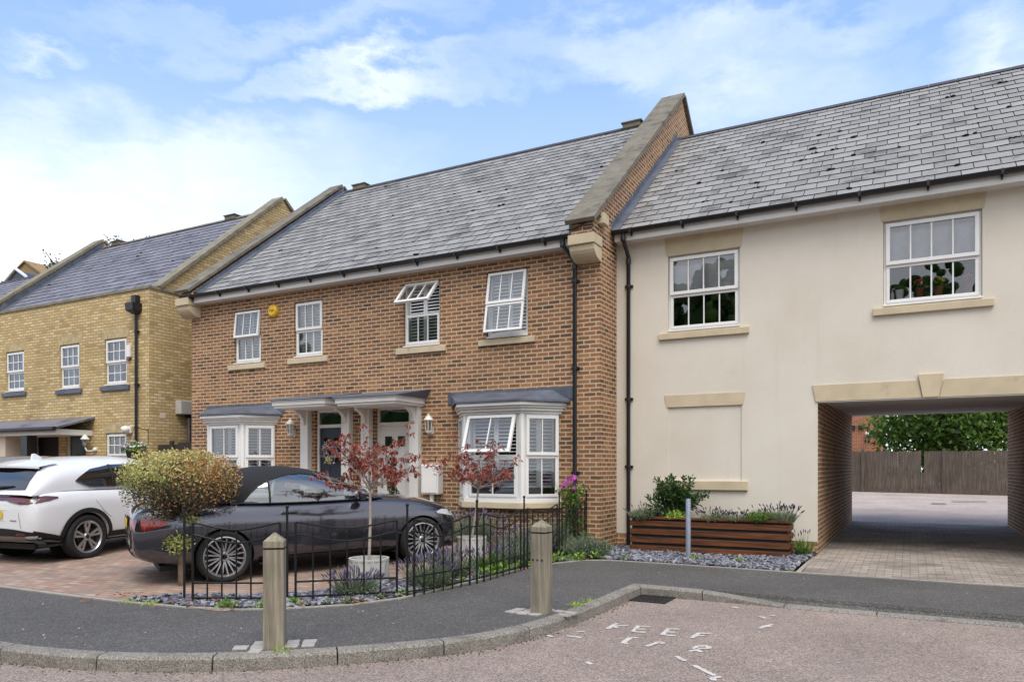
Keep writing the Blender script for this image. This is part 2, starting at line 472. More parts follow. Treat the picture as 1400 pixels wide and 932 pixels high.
kz = lambda x, y: 0. if (y < 8.5 or x < -2.2) else min(1, x+2.2)*-.085*min(1, max(0, (10.4-y)/1.6))
inner = [(-40, 3.5), (-20, 3.47), (-12, 3.44), (-9, 3.42), (-7.6, 3.38), (-6.57, 3.36), (-6.0, 3.42), (-5.28, 3.62), (-4.52, 4.04), (-3.87, 4.63), (-3.36, 5.25), (-3.13, 5.8), (-3.03, 6.35), (-2.98, 7.3), (-2.97, 8.1)]
sm = [tuple(p[:2]) for p in smoothline([(a, b, 0) for a, b in inner], 5)]
inner_k = sm + [(-2.965, 8.66), (-2.6, 8.67), (-2.1, 8.67), (-1.65, 8.66), (-1.2, 8.62), (-.3, 8.6), (.96, 8.62), (3, 8.65), (9, 8.68), (16, 8.7)]
edge = [(-40, 4.95), (-20, 4.9), (-9.44, 4.86), (-8.41, 4.88), (-7.44, 4.91), (-6.45, 5.02), (-5.84, 5.21), (-5.45, 5.5), (-5.05, 5.93), (-4.82, 6.5), (-4.77, 7.2), (-4.75, 7.9), (-4.76, 8.7), (-4.71, 9.25), (-4.58, 9.93), (-4.36, 10.42), (-4.05, 10.6), (-3.26, 10.63), (-2.2, 10.59), (-1.33, 10.56), (-.36, 10.56), (1.18, 10.55), (16, 10.55)]
KW = .13
# pavement: from the edging to the back of the kerb
poly = inner_k + edge[::-1]
struct('pavement', sheet(poly, kz), 'pavement_asphalt')
# kerb: single stones with joints
def offset(path, d):
    out = []
    for i, p in enumerate(path):
        a = Vector(path[max(0, i-1)]); b = Vector(path[i]); c = Vector(path[min(len(path)-1, i+1)])
        t1 = (b-a).normalized() if i else (c-b).normalized(); t2 = (c-b).normalized() if i < len(path)-1 else t1
        n1 = Vector((t1.y, -t1.x)); n2 = Vector((t2.y, -t2.x)); n = (n1+n2).normalized()
        k = d/max(.4, n.dot(n1)); out.append((b.x+n.x*k, b.y+n.y*k))
    return out
outer_k = offset(inner_k, KW)
mb = MB(); acc = 0.
def kerb_run(mb, i0, i1):
    prof = lambda i: [Vector((inner_k[i][0], inner_k[i][1], kz(*inner_k[i])+.004-.3)), Vector((inner_k[i][0], inner_k[i][1], kz(*inner_k[i])+.004)),
                      Vector((*[a*.16+b*.84 for a, b in zip(inner_k[i], outer_k[i])], kz(*inner_k[i])+.002)), Vector((*outer_k[i], kz(*inner_k[i])-.02)), Vector((*[a*-.08+b*1.08 for a, b in zip(inner_k[i], outer_k[i])], -.3))]
    rows = [prof(i) for i in range(i0, i1+1)]
    # pull the ends in for the joint
    for e, (p, q) in ((0, (rows[0], rows[1])), (-1, (rows[-1], rows[-2]))):
        L = (Vector(q[1])-Vector(p[1])).length
        rows[e] = [a.lerp(b, min(.4, .006/L)) for a, b in zip(p, q)]
    mb.grid(rows)
    n = len(rows[0]); mb.add(rows[0], (tuple(range(n)),)); mb.add(rows[-1], (tuple(reversed(range(n))),))
i0 = 0
for i in range(1, len(inner_k)):
    acc += (Vector(inner_k[i])-Vector(inner_k[i-1])).length
    if acc > .8 or i == len(inner_k)-1 or i == len(sm):
        kerb_run(mb, i0, i); i0 = i; acc = 0.
struct('kerb', mb, 'kerb_stone')
# pin edging between pavement and private ground
eo = offset(edge, -.05)
mb = MB()
mb.grid([[(a, b, gz(a, b)+.012), (c, d, gz(c, d)+.012), (c, d, -.05)] for (a, b), (c, d) in zip(edge, eo)])
mb.grid([[(a, b, -.05), (a, b, gz(a, b)+.012)] for a, b in edge])
struct('edging', mb, 'edging_stone')

# planting bed and paved drive (the drive climbs towards the houses)
bed_in = [(-7.35, 4.98), (-7.2, 5.35), (-6.6, 5.68), (-6.05, 6.2), (-5.78, 6.9), (-5.62, 7.6), (-5.5, 8.6), (-5.5, 9.6), (-6.0, 10.2), (-7.2, 10.6), (-7.6, 11.0), (-7.6, 11.9)]
bed = [(a, b+.04) for a, b in edge[4:16]] + [(-4.1, 10.66), (-4.4, 11.9)] + bed_in[::-1]
def field(x0, x1, ylo, yhi, st, zf, inside=None):
    mb = MB(); nx = int((x1-x0)/st)+1
    xs = [x0+(x1-x0)*i/nx for i in range(nx+1)]
    rows = []
    for x in xs:
        a, b = ylo(x), yhi(x); n = 20
        rows.append([(x, a+(b-a)*k/n, zf(x, a+(b-a)*k/n)) for k in range(n+1)])
    mb.grid([r[::-1] for r in rows]); return mb
def edge_y(x):
    for (a, b), (c, d) in zip(edge, edge[1:]):
        if a <= x <= c and c > a: return b+(d-b)*(x-a)/(c-a)
    return 5.
struct('driveway', field(-40, -5.0, lambda x: edge_y(min(x, -6.45))+.05 if x < -5.9 else 5.3+(x+5.9)*1.4, lambda x: 13.2, .5, lambda x, y: gz(x, y)+.004), 'drive_paver')
mb = sheet(bed, lambda x, y: gz(x, y)+.0); 
# finer soil mesh
mb = MB(); st = .12
for i in range(int(3.6/st)):
    for j in range(int(7.2/st)):
        x = -7.7+i*st; y = 4.9+j*st
        if all(in_poly(x+a, y+b, bed) for a in (0, st) for b in (0, st)):
            z = lambda a, b: gz(a, b)+.016+.012*sin(a*9+b*4)*cos(b*7)
            mb.quad((x, y, z(x, y)), (x+st, y, z(x+st, y)), (x+st, y+st, z(x+st, y+st)), (x, y+st, z(x, y+st)))
struct('bed_soil', mb, 'soil')
slate_bed = [(-4.3, 10.68), (-3.26, 10.69), (-2.2, 10.65), (-1.42, 10.62), (-1.33, 12.6), (-4.6, 12.6), (-4.6, 11.9), (-4.4, 11.5)]
struct('gravel_bed_base', sheet(slate_bed, lambda x, y: gz(x, y)+.004), 'soil')
struct('soil_strip', sheet([(-5.2, 11.0), (-4.3, 10.6), (-4.3, 12.6), (-5.2, 12.6)], lambda x, y: -.006), 'soil')

YC = 12.65; PXL, PXR = -1.29, 1.99; YB = 20.57
mb = MB()
rows = []
for k in range(12):
    y = 10.60+(YB-10.60)*k/11
    rows.append([(x, y, gz(max(x, -1.29) if y > 12.6 else x, y)+.004) for x in (5.5, 2., .5, -.6, -1.28)])
mb.grid([r[::-1] for r in rows]); struct('passage_paving', mb, 'passage_paver')
mb = MB(); mb.quad((-1.30, 12.6, .01), (-1.30, 10.58, .01), (-1.36, 10.58, .01), (-1.36, 12.6, .01)); mb.quad((-1.30, 10.58, -.05), (-1.30, 12.6, -.05), (-1.30, 12.6, .01), (-1.30, 10.58, .01)); struct('paving_edging', mb, 'edging_stone')
# courtyard behind, climbing to the fence
mb = MB(); mb.quad((-40, YB, .05), (30, YB, .05), (30, 36, .48), (-40, 36, .48)); mb.quad((-40, 36, .48), (30, 36, .48), (30, 80, .6), (-40, 80, .6)); struct('courtyard', mb, 'court_surface')
mb = MB(); mb.quad((.6, 27.0, .264), (1.0, 27.0, .264), (1.0, 27.25, .272), (.6, 27.25, .272)); mb.quad((1.2, 28.3, .307), (2.2, 28.3, .307), (2.2, 28.5, .313), (1.2, 28.5, .313))
struct('courtyard_patch', mb, 'pavement_asphalt')

# worn lettering on the road
S = [
 [[(-2.52, 6.60), (-2.53, 6.88)], [(-2.52, 6.73), (-2.40, 6.85)], [(-2.52, 6.76), (-2.44, 6.68)]],
 [[(-2.27, 6.60), (-2.30, 6.88)], [(-2.30, 6.86), (-2.19, 6.90)], [(-2.28, 6.73), (-2.20, 6.76)], [(-2.27, 6.61), (-2.15, 6.63)]],
 [[(-1.99, 6.60), (-2.01, 6.89)], [(-2.01, 6.87), (-1.91, 6.91)], [(-2.0, 6.74), (-1.91, 6.77)], [(-1.98, 6.61), (-1.87, 6.63)]],
 [[(-1.72, 6.60), (-1.71, 6.85)], [(-1.71, 6.83), (-1.61, 6.87)], [(-1.71, 6.71), (-1.64, 6.75)]],
 [[(-2.2, 6.12), (-2.21, 6.38)], [(-2.21, 6.36), (-2.15, 6.40)], [(-2.21, 6.13), (-2.15, 6.14)]],
 [[(-1.98, 6.11), (-1.93, 6.33)], [(-1.93, 6.32), (-1.89, 6.33)], [(-1.90, 6.34), (-1.89, 6.27)]],
 [[(-1.61, 6.22), (-1.60, 6.35)], [(-1.60, 6.33), (-1.52, 6.38)], [(-1.52, 6.38), (-1.49, 6.29)], [(-1.49, 6.29), (-1.58, 6.25)], [(-1.62, 6.12), (-1.55, 6.22)], [(-1.57, 6.2), (-1.52, 6.14)]],
 [[(-2.74, 6.16), (-2.59, 6.16)]], [[(-2.72, 6.35), (-2.66, 6.40)]], [[(-2.90, 6.09), (-2.83, 6.05)]], [[(-2.24, 5.41), (-2.17, 5.36)]], [[(-1.67, 5.92), (-1.56, 5.80)]],
 [[(-1.47, 5.71), (-1.26, 5.49)], [(-1.28, 5.40), (-1.21, 5.49)], [(-1.26, 5.45), (-1.24, 5.36)]], [[(-1.72, 8.3), (-1.64, 8.25)]], [[(-1.36, 7.89), (-1.28, 7.81)]], [[(-1.26, 7.3), (-1.18, 7.55)], [(-1.26, 7.42), (-1.16, 7.42)]], [[(-1.26, 8.0), (-1.22, 7.97)]]]
mb = MB(); rr = random.Random(5); lay = 0
for g in S:
    for (a, b), (c, d) in g:
        lay += 1; z = RZ+.004+.0004*(lay % 5)
        p = Vector((a, b)); q = Vector((c, d)); t = (q-p); L = t.length; t.normalize(); n = Vector((-t.y, t.x)); k = max(2, int(L/.03))
        top, bot = [], []
        for i in range(k+1):
            m = p+t*(L*i/k)
            w1 = .021*rr.uniform(.75, 1.3); w2 = .021*rr.uniform(.75, 1.3)
            if i in (0, k): w1 *= .8; w2 *= .8
            top.append((m.x+n.x*w1, m.y+n.y*w1, z)); bot.append((m.x-n.x*w2, m.y-n.y*w2, z))
        mb.grid([top, bot])
tag(mb.build('road_marking', 'marking_paint'), kind='structure')

# small litter and dry petals lying on the tarmac
mb = MB(); rr = random.Random(8)
for i in range(330):
    x = rr.uniform(-9, 2); y = rr.uniform(3.5, 10.5)
    if not in_poly(x, y, poly): continue
    if rr.random() < .5 and not (-7 < x < -4.5): continue
    a = rr.uniform(0, 6.28); s = rr.uniform(.006, .016)
    mb.leaf((x, y, kz(x, y)+.005), (cos(a), sin(a), .1), (0, 0, 1), s*2, s*1.3, rr.random())
for i in range(90):
    x = rr.uniform(-6, 3); y = rr.uniform(2.5, 8.4)
    if x < -3.2 and y > 4: continue
    a = rr.uniform(0, 6.28); s = rr.uniform(.005, .012)
    mb.leaf((x, y, RZ+.005), (cos(a), sin(a), .1), (0, 0, 1), s*2, s*1.3, rr.random())
tag(mb.build('litter', 'litter', uv=False), kind='stuff')
# grit and leaf mould swept against the kerb
mb = MB()
for i in range(480):
    k = rr.randrange(20, len(outer_k)-3); t_ = rr.random(); a, b = outer_k[k], outer_k[k+1]
    x = a[0]+(b[0]-a[0])*t_; y = a[1]+(b[1]-a[1])*t_; dx, dy = x-inner_k[k][0], y-inner_k[k][1]; L = math.hypot(dx, dy); q = abs(rr.gauss(.02, .06))
    x += dx/L*q; y += dy/L*q; s = rr.uniform(.003, .009)
    if L > .4: continue
    mb.obox((x, y, RZ+.003), s*1.6, s, s*.6, Euler((rr.gauss(0, .3), rr.gauss(0, .3), rr.uniform(0, 6))).to_matrix())
tag(mb.build('kerb_grit', 'soil', uv=False), kind='stuff')

# slate chippings
def chips(name, poly, n, s0, s1, seed, zo=.015):
    rr = random.Random(seed); mb = MB()
    xs = [p[0] for p in poly]; ys = [p[1] for p in poly]; k = 0
    while k < n:
        x = rr.uniform(min(xs), max(xs)); y = rr.uniform(min(ys), max(ys))
        if not in_poly(x, y, poly): continue
        k += 1; s = rr.uniform(s0, s1)
        m = Euler((rr.gauss(0, .35), rr.gauss(0, .35), rr.uniform(0, 6.28))).to_matrix()
        c = Vector((x, y, gz(x, y)+zo+rr.uniform(0, .022))); th = s*rr.uniform(.14, .3); t = rr.random()
        o = [Vector((cos(q)*s*rr.uniform(.6, 1.1), sin(q)*s*.62*rr.uniform(.6, 1.1), 0)) for q in (0, 1.2, 2.4, 3.6, 4.9)]
        v = [c+m @ (q+Vector((0, 0, th))) for q in o]+[c+m @ (q*1.12-Vector((0, 0, th))) for q in o]
        mb.add(v, [(0, 1, 2, 3, 4)]+[(i, i+5, (i+1) % 5+5, (i+1) % 5) for i in range(5)], t)
    return tag(mb.build(name, 'slate_chip', uv=False), kind='stuff')
c1 = [(-7.3, 5.0), (-6.45, 5.08), (-5.84, 5.27), (-5.5, 5.52), (-5.1, 5.98), (-4.88, 6.5), (-4.84, 7.5), (-5.3, 7.5), (-5.6, 6.9), (-5.9, 6.2), (-6.5, 5.72), (-7.1, 5.4)]
chips('slate_chippings', c1, 2300, .018, .05, 1)
chips('slate_chippings', slate_bed, 5200, .02, .048, 2)
chips('slate_chippings', [(-4.84, 7.5), (-4.8, 9.2), (-4.66, 9.95), (-4.4, 10.5), (-5.4, 10.5), (-5.5, 9.5), (-5.4, 8.5), (-5.3, 7.5)], 500, .025, .05, 3)

# gully grate in the corner of the kerb
g = thing('drain_grate', 'rusty slotted drain grate set in the road at the corner of the kerb', 'drain', (-2.62, 8.33, RZ))
mb = MB()
for y0, y1, x0, x1 in ((8.11, 8.15, -2.83, -2.41), (8.51, 8.55, -2.83, -2.41), (8.15, 8.51, -2.83, -2.79), (8.15, 8.51, -2.45, -2.41)): mb.box(x0, x1, y0, y1, RZ-.05, RZ+.014)
mb.build('frame', 'grate_iron', g, bevel=.003)
mb = MB()
for i in range(7):
    x = -2.79+.34*(i+.5)/7; mb.box(x-.012, x+.012, 8.152, 8.508, RZ-.04, RZ+.011)
mb.build('bars', 'grate_iron', g)
mb = MB(); mb.box(-2.79, -2.45, 8.15, 8.51, RZ+.001, RZ+.003); mb.build('pit', 'interior_dark', g)

# timber bollards in their granite setts
def bollard(x, y, rz, label, seed, holes=True):
    b = thing('timber_bollard', label, 'bollard', (x, y, 0), rz, group='timber bollards along the kerb')
    w = .078; mb = MB()
    def sq(w, z): return [(-w, -w, z), (w, -w, z), (w, w, z), (-w, w, z)]
    mb.grid([sq(w*1.0, -.05), sq(w, .30), sq(w, .775)], closed=True)
    mb.build('shaft', 'weathered_oak', b, local=True, bevel=.004)
    mb = MB(); mb.grid([sq(w-.006, .775), sq(w-.006, .79)], closed=True); mb.build('groove', 'interior_dark', b, local=True)
    mb = MB(); mb.grid([sq(w, .79), sq(w, .84), sq(.006, .905)], closed=True); v = sq(.006, .905); mb.quad(*v)
    mb.quad(*[(q[0], q[1], .79) for q in sq(w, .79)][::-1])
    mb.build('cap', 'weathered_oak', b, local=True, bevel=.003)
    for dx in ((-.05, .0, .05) if holes else ()):
        mb = MB(); mb.lathe([(.0005, -.0015), (.011, -.0015), (.011, .001)], (dx, -w-.001, .52), 12, axis='y')
        mb.build('bolt_hole', 'interior_dark', b, local=True)
    mb = MB(); rr = random.Random(seed); q = .128
    for i, j in ((-1, -1), (0, -1), (1, -1), (-1, 0), (1, 0), (-1, 1), (1, 1), (0, 1), (2, 0), (-2, -1), (2, 1), (-2, 0)):
        c = Vector((x, y, 0))+Matrix.Rotation(rz, 3, 'Z') @ Vector((i*q, j*q, 0))
        if min((Vector((c.x, c.y))-Vector(k)).length for k in inner_k) < .06: continue
        mb.obox((c.x, c.y, .0), q*rr.uniform(.76, .88), q*rr.uniform(.72, .86), .024, Euler((rr.gauss(0, .03), rr.gauss(0, .03), rz+rr.gauss(0, .09))).to_matrix())
    tag(mb.build('stone_setts', 'sett_stone', bevel=.006), kind='structure')
bollard(-4.42, 4.28, R(38), 'nearer weathered timber bollard with a pointed top at the pavement edge by the graphite car', 1, False)
bollard(-3.17, 6.52, R(-4), 'farther weathered timber bollard with bolt holes in front of the lavender bed', 2)

# iron hoop-top fence round the bed
fx = [((-6.58, 5.24), (-5.77, 5.66)), ((-5.69, 5.80), (-4.93, 6.54)), ((-4.80, 6.68), (-4.66, 7.62)), ((-4.64, 7.92), (-4.69, 9.0)), ((-4.71, 9.24), (-4.81, 10.45)), ((-4.83, 10.68), (-4.88, 11.72))]
posts = [(-6.66, 5.20), (-5.73, 5.72), (-4.85, 6.62), (-4.65, 7.77), (-4.70, 9.12), (-4.83, 10.57), (-4.88, 11.79)]
fr = thing('iron_fence', 'low black wrought iron fence with dipping rails round the lavender bed', 'fence', (-4.9, 7.5, 0))
for (a, b), (c, d) in fx:
    p = Vector((a, b, gz(a, b)*.3)); q = Vector((c, d, gz(c, d)*.3)); H = .84
    at = lambda s, z: tuple(p.lerp(q, s)+Vector((0, 0, z)))
    mb = MB(); r = .0105
    for s in (0, 1): mb.tube([at(s, -.05), at(s, H)], .0125, 6)
    sag = lambda z, dz: [at(i/14, z-dz*sin(pi*i/14)**1.3) for i in range(15)]
    mb.tube(sag(H, .075), r, 6); mb.tube(sag(H-.125, .085), r, 6)
    for z in (.06, .215): mb.tube([at(0, z), at(1, z)], r, 6)
    fp = mb.build('panel', 'iron', fr, smooth=40)
    for i in range(1, 6):
        s = i/6; z1 = H-.07-.02*sin(pi*s)
        mb = MB(); mb.tube([at(s, -.04), at(s, z1-.05)], .0088, 6)
        mb.tube([at(s, z1-.05), at(s, z1-.035), at(s, z1-.02), at(s, z1+.03)], [.009, .015, .011, .001], 6)
        mb.build('bar', 'iron', fp, smooth=40)
for x, y in posts:
    z = gz(x, y)*.3
    mb = MB(); mb.tube([(x, y, z-.05), (x, y, z+.99)], .0125, 8); mb.ball((x, y, z+1.005), .02, 10)
    mb.tube([(x, y, z+.70), (x, y, z+.74)], .014, 8)
    mb.build('post', 'iron', fr, smooth=40)
for (a, b), (c, d) in zip([f[1] for f in fx[:-1]], [f[0] for f in fx[1:]]):
    mb = MB(); 
    for zz in (.70, .06): mb.tube([(a, b, zz), (c, d, zz)], .008, 6)
    mb.build('link_rail', 'iron', fr, smooth=40)

# grey marker post
p = thing('marker_post', 'plain round grey metal post standing in the slate in front of the timber planter', 'post', (-2.99, 11.28, 0))
mb = MB(); mb.lathe([(.038, -.05), (.038, .925), (.034, .932)], (-2.99, 11.28, 0), 20); mb.build('tube', 'pole_grey', p, smooth=40)
mb = MB(); mb.lathe([(.034, .932), (.0005, .935)], (-2.99, 11.28, 0), 20); mb.build('end_cap', 'pole_grey', p, smooth=40)
mb = MB(); mb.lathe([(.075, .0), (.075, .03), (.045, .05), (.0385, .05)], (-2.99, 11.28, 0), 12); mb.build('footing', 'kerb_stone', p, smooth=40)
# ---------------------------------------------------------------- house pieces
def slates(house, name, mat, xa, xb, y0, z0, y1, z1, seed, gauge=.265, sw=.33, mossy=.06, lift=.017):
    """front slope of a slate roof: every slate a slab, butt-jointed, some slipped, moss in the joints"""
    rr = random.Random(seed); L = math.hypot(y1-y0, z1-z0); uy, uz = (y1-y0)/L, (z1-z0)/L; ny, nz = -uz, uy
    P = lambda x, s, h: (x, y0+uy*s+ny*h, z0+uz*s+nz*h)
    mb = MB(); ms = MB(); rows = int(L/gauge)+1
    for r in range(rows):
        s0 = r*gauge; s1 = min(L, s0+gauge+.05)
        x = xa-(sw/2 if r % 2 else 0)
        while x < xb:
            a = max(xa, x+.006); b = min(xb, x+sw-.006)
            if b-a > .03:
                j = rr.gauss(0, .004); tl = rr.gauss(0, .0022); t = min(.98, max(.1, rr.gauss(.6, .13)))
                sk = rr.gauss(0, .0025)
                v = [P(a, s0+j-sk, lift+tl), P(b, s0+j+sk, lift-tl), P(b, s1, .001), P(a, s1, .001), P(a, s0+j-sk, .001), P(b, s0+j+sk, .001)]
                mb.add(v[:4], ((0, 1, 2, 3),), t); mb.add(v, ((4, 5, 1, 0), (4, 0, 3), (5, 2, 1)), 0.)
                if rr.random() < mossy:
                    mx = b if rr.random() < .6 else rr.uniform(a, b)
                    w = rr.uniform(.02, .055)
                    for q in range(rr.randint(1, 3)):
                        c = P(mx+rr.uniform(-.05, .05), s0+rr.uniform(-.02, .02), .014)
                        ms.ball(c, w*rr.uniform(.5, 1), 7, sz=.45)
            x += sw
    ob = mb.build(name, mat, house)
    ub = MB(); ub.add([P(xa, 0, 0), P(xb, 0, 0), P(xb, L, 0), P(xa, L, 0)], ((0, 1, 2, 3),)); ub.build('underlay', 'moss', ob)
    if ms.v: tag(ms.build('moss', 'moss', ob, smooth=60, uv=False), kind='stuff')
    return ob
def ridge(house, xa, xb, y, z, mat='ridge_tile'):
    mb = MB(); x = xa
    while x < xb-.05:
        b = min(xb, x+.45)
        mb.add([(x+.004, y-.13, z-.075), (x+.004, y, z+.03), (x+.004, y+.13, z-.075), (b-.004, y-.13, z-.075), (b-.004, y, z+.03), (b-.004, y+.13, z-.075)], ((0, 3, 4, 1), (1, 4, 5, 2), (0, 1, 2), (3, 5, 4)))
        x = b
    return mb.build('ridge', mat, house)
def ridge_vent(house, x, y, z):
    mb = MB(); mb.box(x-.22, x+.22, y-.12, y+.12, z-.07, z+.04); mb.box(x-.25, x+.25, y-.15, y+.15, z+.0405, z+.075)
    mb.build('ridge_vent', 'coping_stone', house, bevel=.01)
def gutter(house, xa, xb, y, z, fascia=(.0, .16), brackets=.9, soffit_y=None):
    """half-round gutter with its brackets, white fascia and soffit"""
    g = MB(); n = 8; rad = .066
    o = [(y+rad*cos(pi+pi*k/n), z+rad*sin(pi+pi*k/n)) for k in range(n+1)]
    i_ = [(y+(rad-.005)*cos(pi+pi*k/n), z+(rad-.005)*sin(pi+pi*k/n)) for k in range(n, -1, -1)]
    prof = o+i_
    g.grid([[(xa, a, b) for a, b in prof], [(xb, a, b) for a, b in prof]], closed=True)
    g.add([(xa, a, b) for a, b in o], (tuple(range(n+1)),)); g.add([(xb, a, b) for a, b in o], (tuple(reversed(range(n+1))),))
    gu = g.build('gutter', 'black_plastic', house, smooth=40)
    x = xa+.35
    while x < xb:
        mb = MB(); mb.box(x-.018, x+.018, y-.064, y+.07, z-.072, z-.052); mb.box(x-.018, x+.018, y-.068, y-.06, z-.06, z+.006); mb.box(x-.012, x+.012, y+.02, y+.072, z-.115, z-.06)
        mb.build('gutter_bracket', 'black_plastic', gu); x += brackets
    f = MB(); f.box(xa+.03, xb-.03, y+.064, y+.084, z-.17, z+.03); f.build('fascia', 'upvc', house, bevel=.003)
    if soffit_y:
        s_ = MB(); s_.box(xa+.03, xb-.03, y+.0845, soffit_y+.02, z-.165, z-.15)
        s_.build('soffit', 'soffit', house)
    return gu
def downpipe(house, x, y, z0, z1, ytop, clips=(1.2, 3.0), swan=True, dx=0):
    mb = MB(); r = .036
    pts = [(x+dx, ytop, z1), (x+dx, ytop, z1-.13), (x, y, z1-.38), (x, y, z0)] if swan else [(x, y, z1), (x, y, z0)]
    mb.tube(pts, r, 12)
    if swan: mb.lathe([(.046, 0), (.046, .09)], (x, y, z1-.50), 12); mb.lathe([(.046, 0), (.046, .08)], (x+dx, ytop, z1-.16), 12)
    d = mb.build('downpipe', 'black_plastic', house, smooth=50)
    for c in clips:
        mb = MB(); mb.lathe([(.037, 0), (.047, 0), (.047, .05), (.037, .05)], (x, y, c), 12); mb.box(x-.075, x+.075, y+.02, y+.045, c, c+.045); mb.build('pipe_clip', 'black_plastic', d, smooth=50)
    return d
def bars_frame(mb, T, x0, x1, z0, z1, w, d0, d1):
    """rectangular frame in the local plane: T(x, d, z) -> world, members butted"""
    def bx(a, b, c, d):
        v = [T(x, y, z) for z in (c, d) for y in (d0, d1) for x in (a, b)]
        mb.add(v, ((0, 2, 3, 1), (4, 5, 7, 6), (0, 1, 5, 4), (2, 6, 7, 3), (0, 4, 6, 2), (1, 3, 7, 5)))
    bx(x0, x1, z0, z0+w); bx(x0, x1, z1-w, z1); bx(x0, x0+w, z0+w, z1-w); bx(x1-w, x1, z0+w, z1-w)
    return bx
def sash(frame, T, x0, x1, z0, z1, cols, rows, w=.05, d0=-.045, d1=.0, name='sash', glassname='window_glass'):
    mb = MB(); bx = bars_frame(mb, T, x0, x1, z0, z1, w, d0, d1)
    gx0, gx1, gz0, gz1 = x0+w, x1-w, z0+w, z1-w; b = .011
    for i in range(1, cols):
        x = gx0+(gx1-gx0)*i/cols
        v = [T(xx, y, z) for z in (gz0, gz1) for y in (d0+.012, d1-.002) for xx in (x-b, x+b)]
        mb.add(v, ((0, 2, 3, 1), (4, 5, 7, 6), (0, 1, 5, 4), (2, 6, 7, 3), (0, 4, 6, 2), (1, 3, 7, 5)))
    for j in range(1, rows):
        z = gz0+(gz1-gz0)*j/rows
        v = [T(xx, y, zz) for zz in (z-b, z+b) for y in (d0+.013, d1-.003) for xx in (gx0, gx1)]
        mb.add(v, ((0, 2, 3, 1), (4, 5, 7, 6), (0, 1, 5, 4), (2, 6, 7, 3), (0, 4, 6, 2), (1, 3, 7, 5)))
    s_ = mb.build(name, 'upvc', frame, bevel=.004)
    g = MB(); m = (d0+d1)/2
    g.quad(T(gx0, m, gz0), T(gx1, m, gz0), T(gx1, m, gz1), T(gx0, m, gz1)); g.build('pane', glassname, frame)
    return s_
def shutters(frame, T, x0, x1, z0, z1, d, panels=2, tilt=.5, pitch=.062, slatw=.07, name='shutter'):
    mb = MB(); w = (x1-x0)/panels; st = .04
    for p in range(panels):
        a, b = x0+w*p+.003, x0+w*(p+1)-.003
        bars_frame(mb, T, a, b, z0, z1, st, d, d+.028)
        z = z0+st+.03
        while z < z1-st-.02:
            dy, dz = slatw/2*cos(tilt), slatw/2*sin(tilt); th = .005
            c = d+.014
            v = [T(x, c+sy*dy+oy, z+sy*dz+o) for x in (a+st, b-st) for sy, oy, o in ((-1, 0, -th), (1, 0, -th), (1, 0, th), (-1, 0, th))]
            mb.add(v, ((0, 1, 2, 3), (7, 6, 5, 4), (0, 4, 5, 1), (1, 5, 6, 2), (2, 6, 7, 3), (3, 7, 4, 0)))
            z += pitch
    return mb.build(name, 'shutter_white', frame)
def plane_T(y): return lambda x, d, z: (x, y+d, z)
def window(house, x0, x1, z0, z1, yw, cols, rows, opened=None, shut=True, split=.5, rec=.07, sill_mat='cast_stone', sill=True, sill_x=.15, net=None, shut_tilt=.5):
    """casement made to look like a sliding sash; opened: None, 'top', 'all', 'tilt'"""
    T = plane_T(yw+rec); mb = MB(); fw = .045
    bars_frame(mb, T, x0+.004, x1-.004, z0+.004, z1-.004, fw, -.01, .055)
    zt = z1-.03
    fr = mb.build('window', 'upvc', house, bevel=.003)
    a, b, c, d = x0+fw*.8, x1-fw*.8, z0+fw*.8, z1-fw*.8; m = c+(d-c)*split
    mb = MB(); mb.box(x0-.0, x1+.0, yw-.02, yw+rec+.05, z0-.022, z0+.003); mb.build('sill_cover', 'upvc', fr, bevel=.004)
    hinge = Matrix.Identity(3)
    def Th(ang, z_h):
        def f(x, dd, z):
            y, zz = dd, z-z_h
            return (x, yw+rec-.012+y*cos(ang)+zz*sin(ang), z_h+zz*cos(ang)-y*sin(ang))
        return f
    if opened == 'all':
        t = Th(R(11), d)
        sash(fr, t, a, b, m-.03, d, cols, rows, .05, -.055, -.004, 'upper_sash'); sash(fr, t, a, b, c, m-.031, cols, rows, .045, -.038, -.006, 'lower_sash')
        mb = MB(); bars_frame(mb, T, x0+fw, x1-fw, z0+fw, z1-fw, .035, .012, .05); mb.build('inner_frame', 'upvc', fr)
    elif opened == 'top':
        t = Th(R(42), d)
        sash(fr, t, a, b, m-.0, d, cols, rows, .05, -.055, -.004, 'upper_sash'); sash(fr, T, a, b, c, m, cols, rows, .05, -.03, .02, 'lower_sash')
    elif opened == 'tilt':
        t = Th(R(6), d)
        sash(fr, t, a, b, m-.03, d, cols, rows, .05, -.06, -.004, 'upper_sash'); sash(fr, T, a, b, c, m-.005, cols, rows, .05, -.03, .02, 'lower_sash')
    else:
        sash(fr, T, a, b, m-.03, d, cols, rows, .055, -.06, .0, 'upper_sash'); sash(fr, T, a+.005, b-.005, c, m-.031, cols, rows, .045, -.03, .015, 'lower_sash')
    if shut: shutters(fr, T, a, b, c, d, .075, 2 if x1-x0 < 1 else 3, shut_tilt)
    if net:
        mb = MB(); mb.quad((x0+.03, yw+rec+.07, net[0]), (x1-.03, yw+rec+.07, net[0]), (x1-.03, yw+rec+.07, net[1]), (x0+.03, yw+rec+.07, net[1])); mb.build('blind', 'interior_net', fr)
    if sill:
        mb = MB(); mb.prism([(x0-sill_x, yw-.055, z0-.155), (x0-sill_x, yw-.055, z0-.05), (x0-sill_x, yw+.05, z0-.012-.012), (x0-sill_x, yw+.05, z0-.155)], (x1-x0+2*sill_x, 0, 0))
        mb.build('sill', sill_mat, fr, bevel=.006)
    return fr
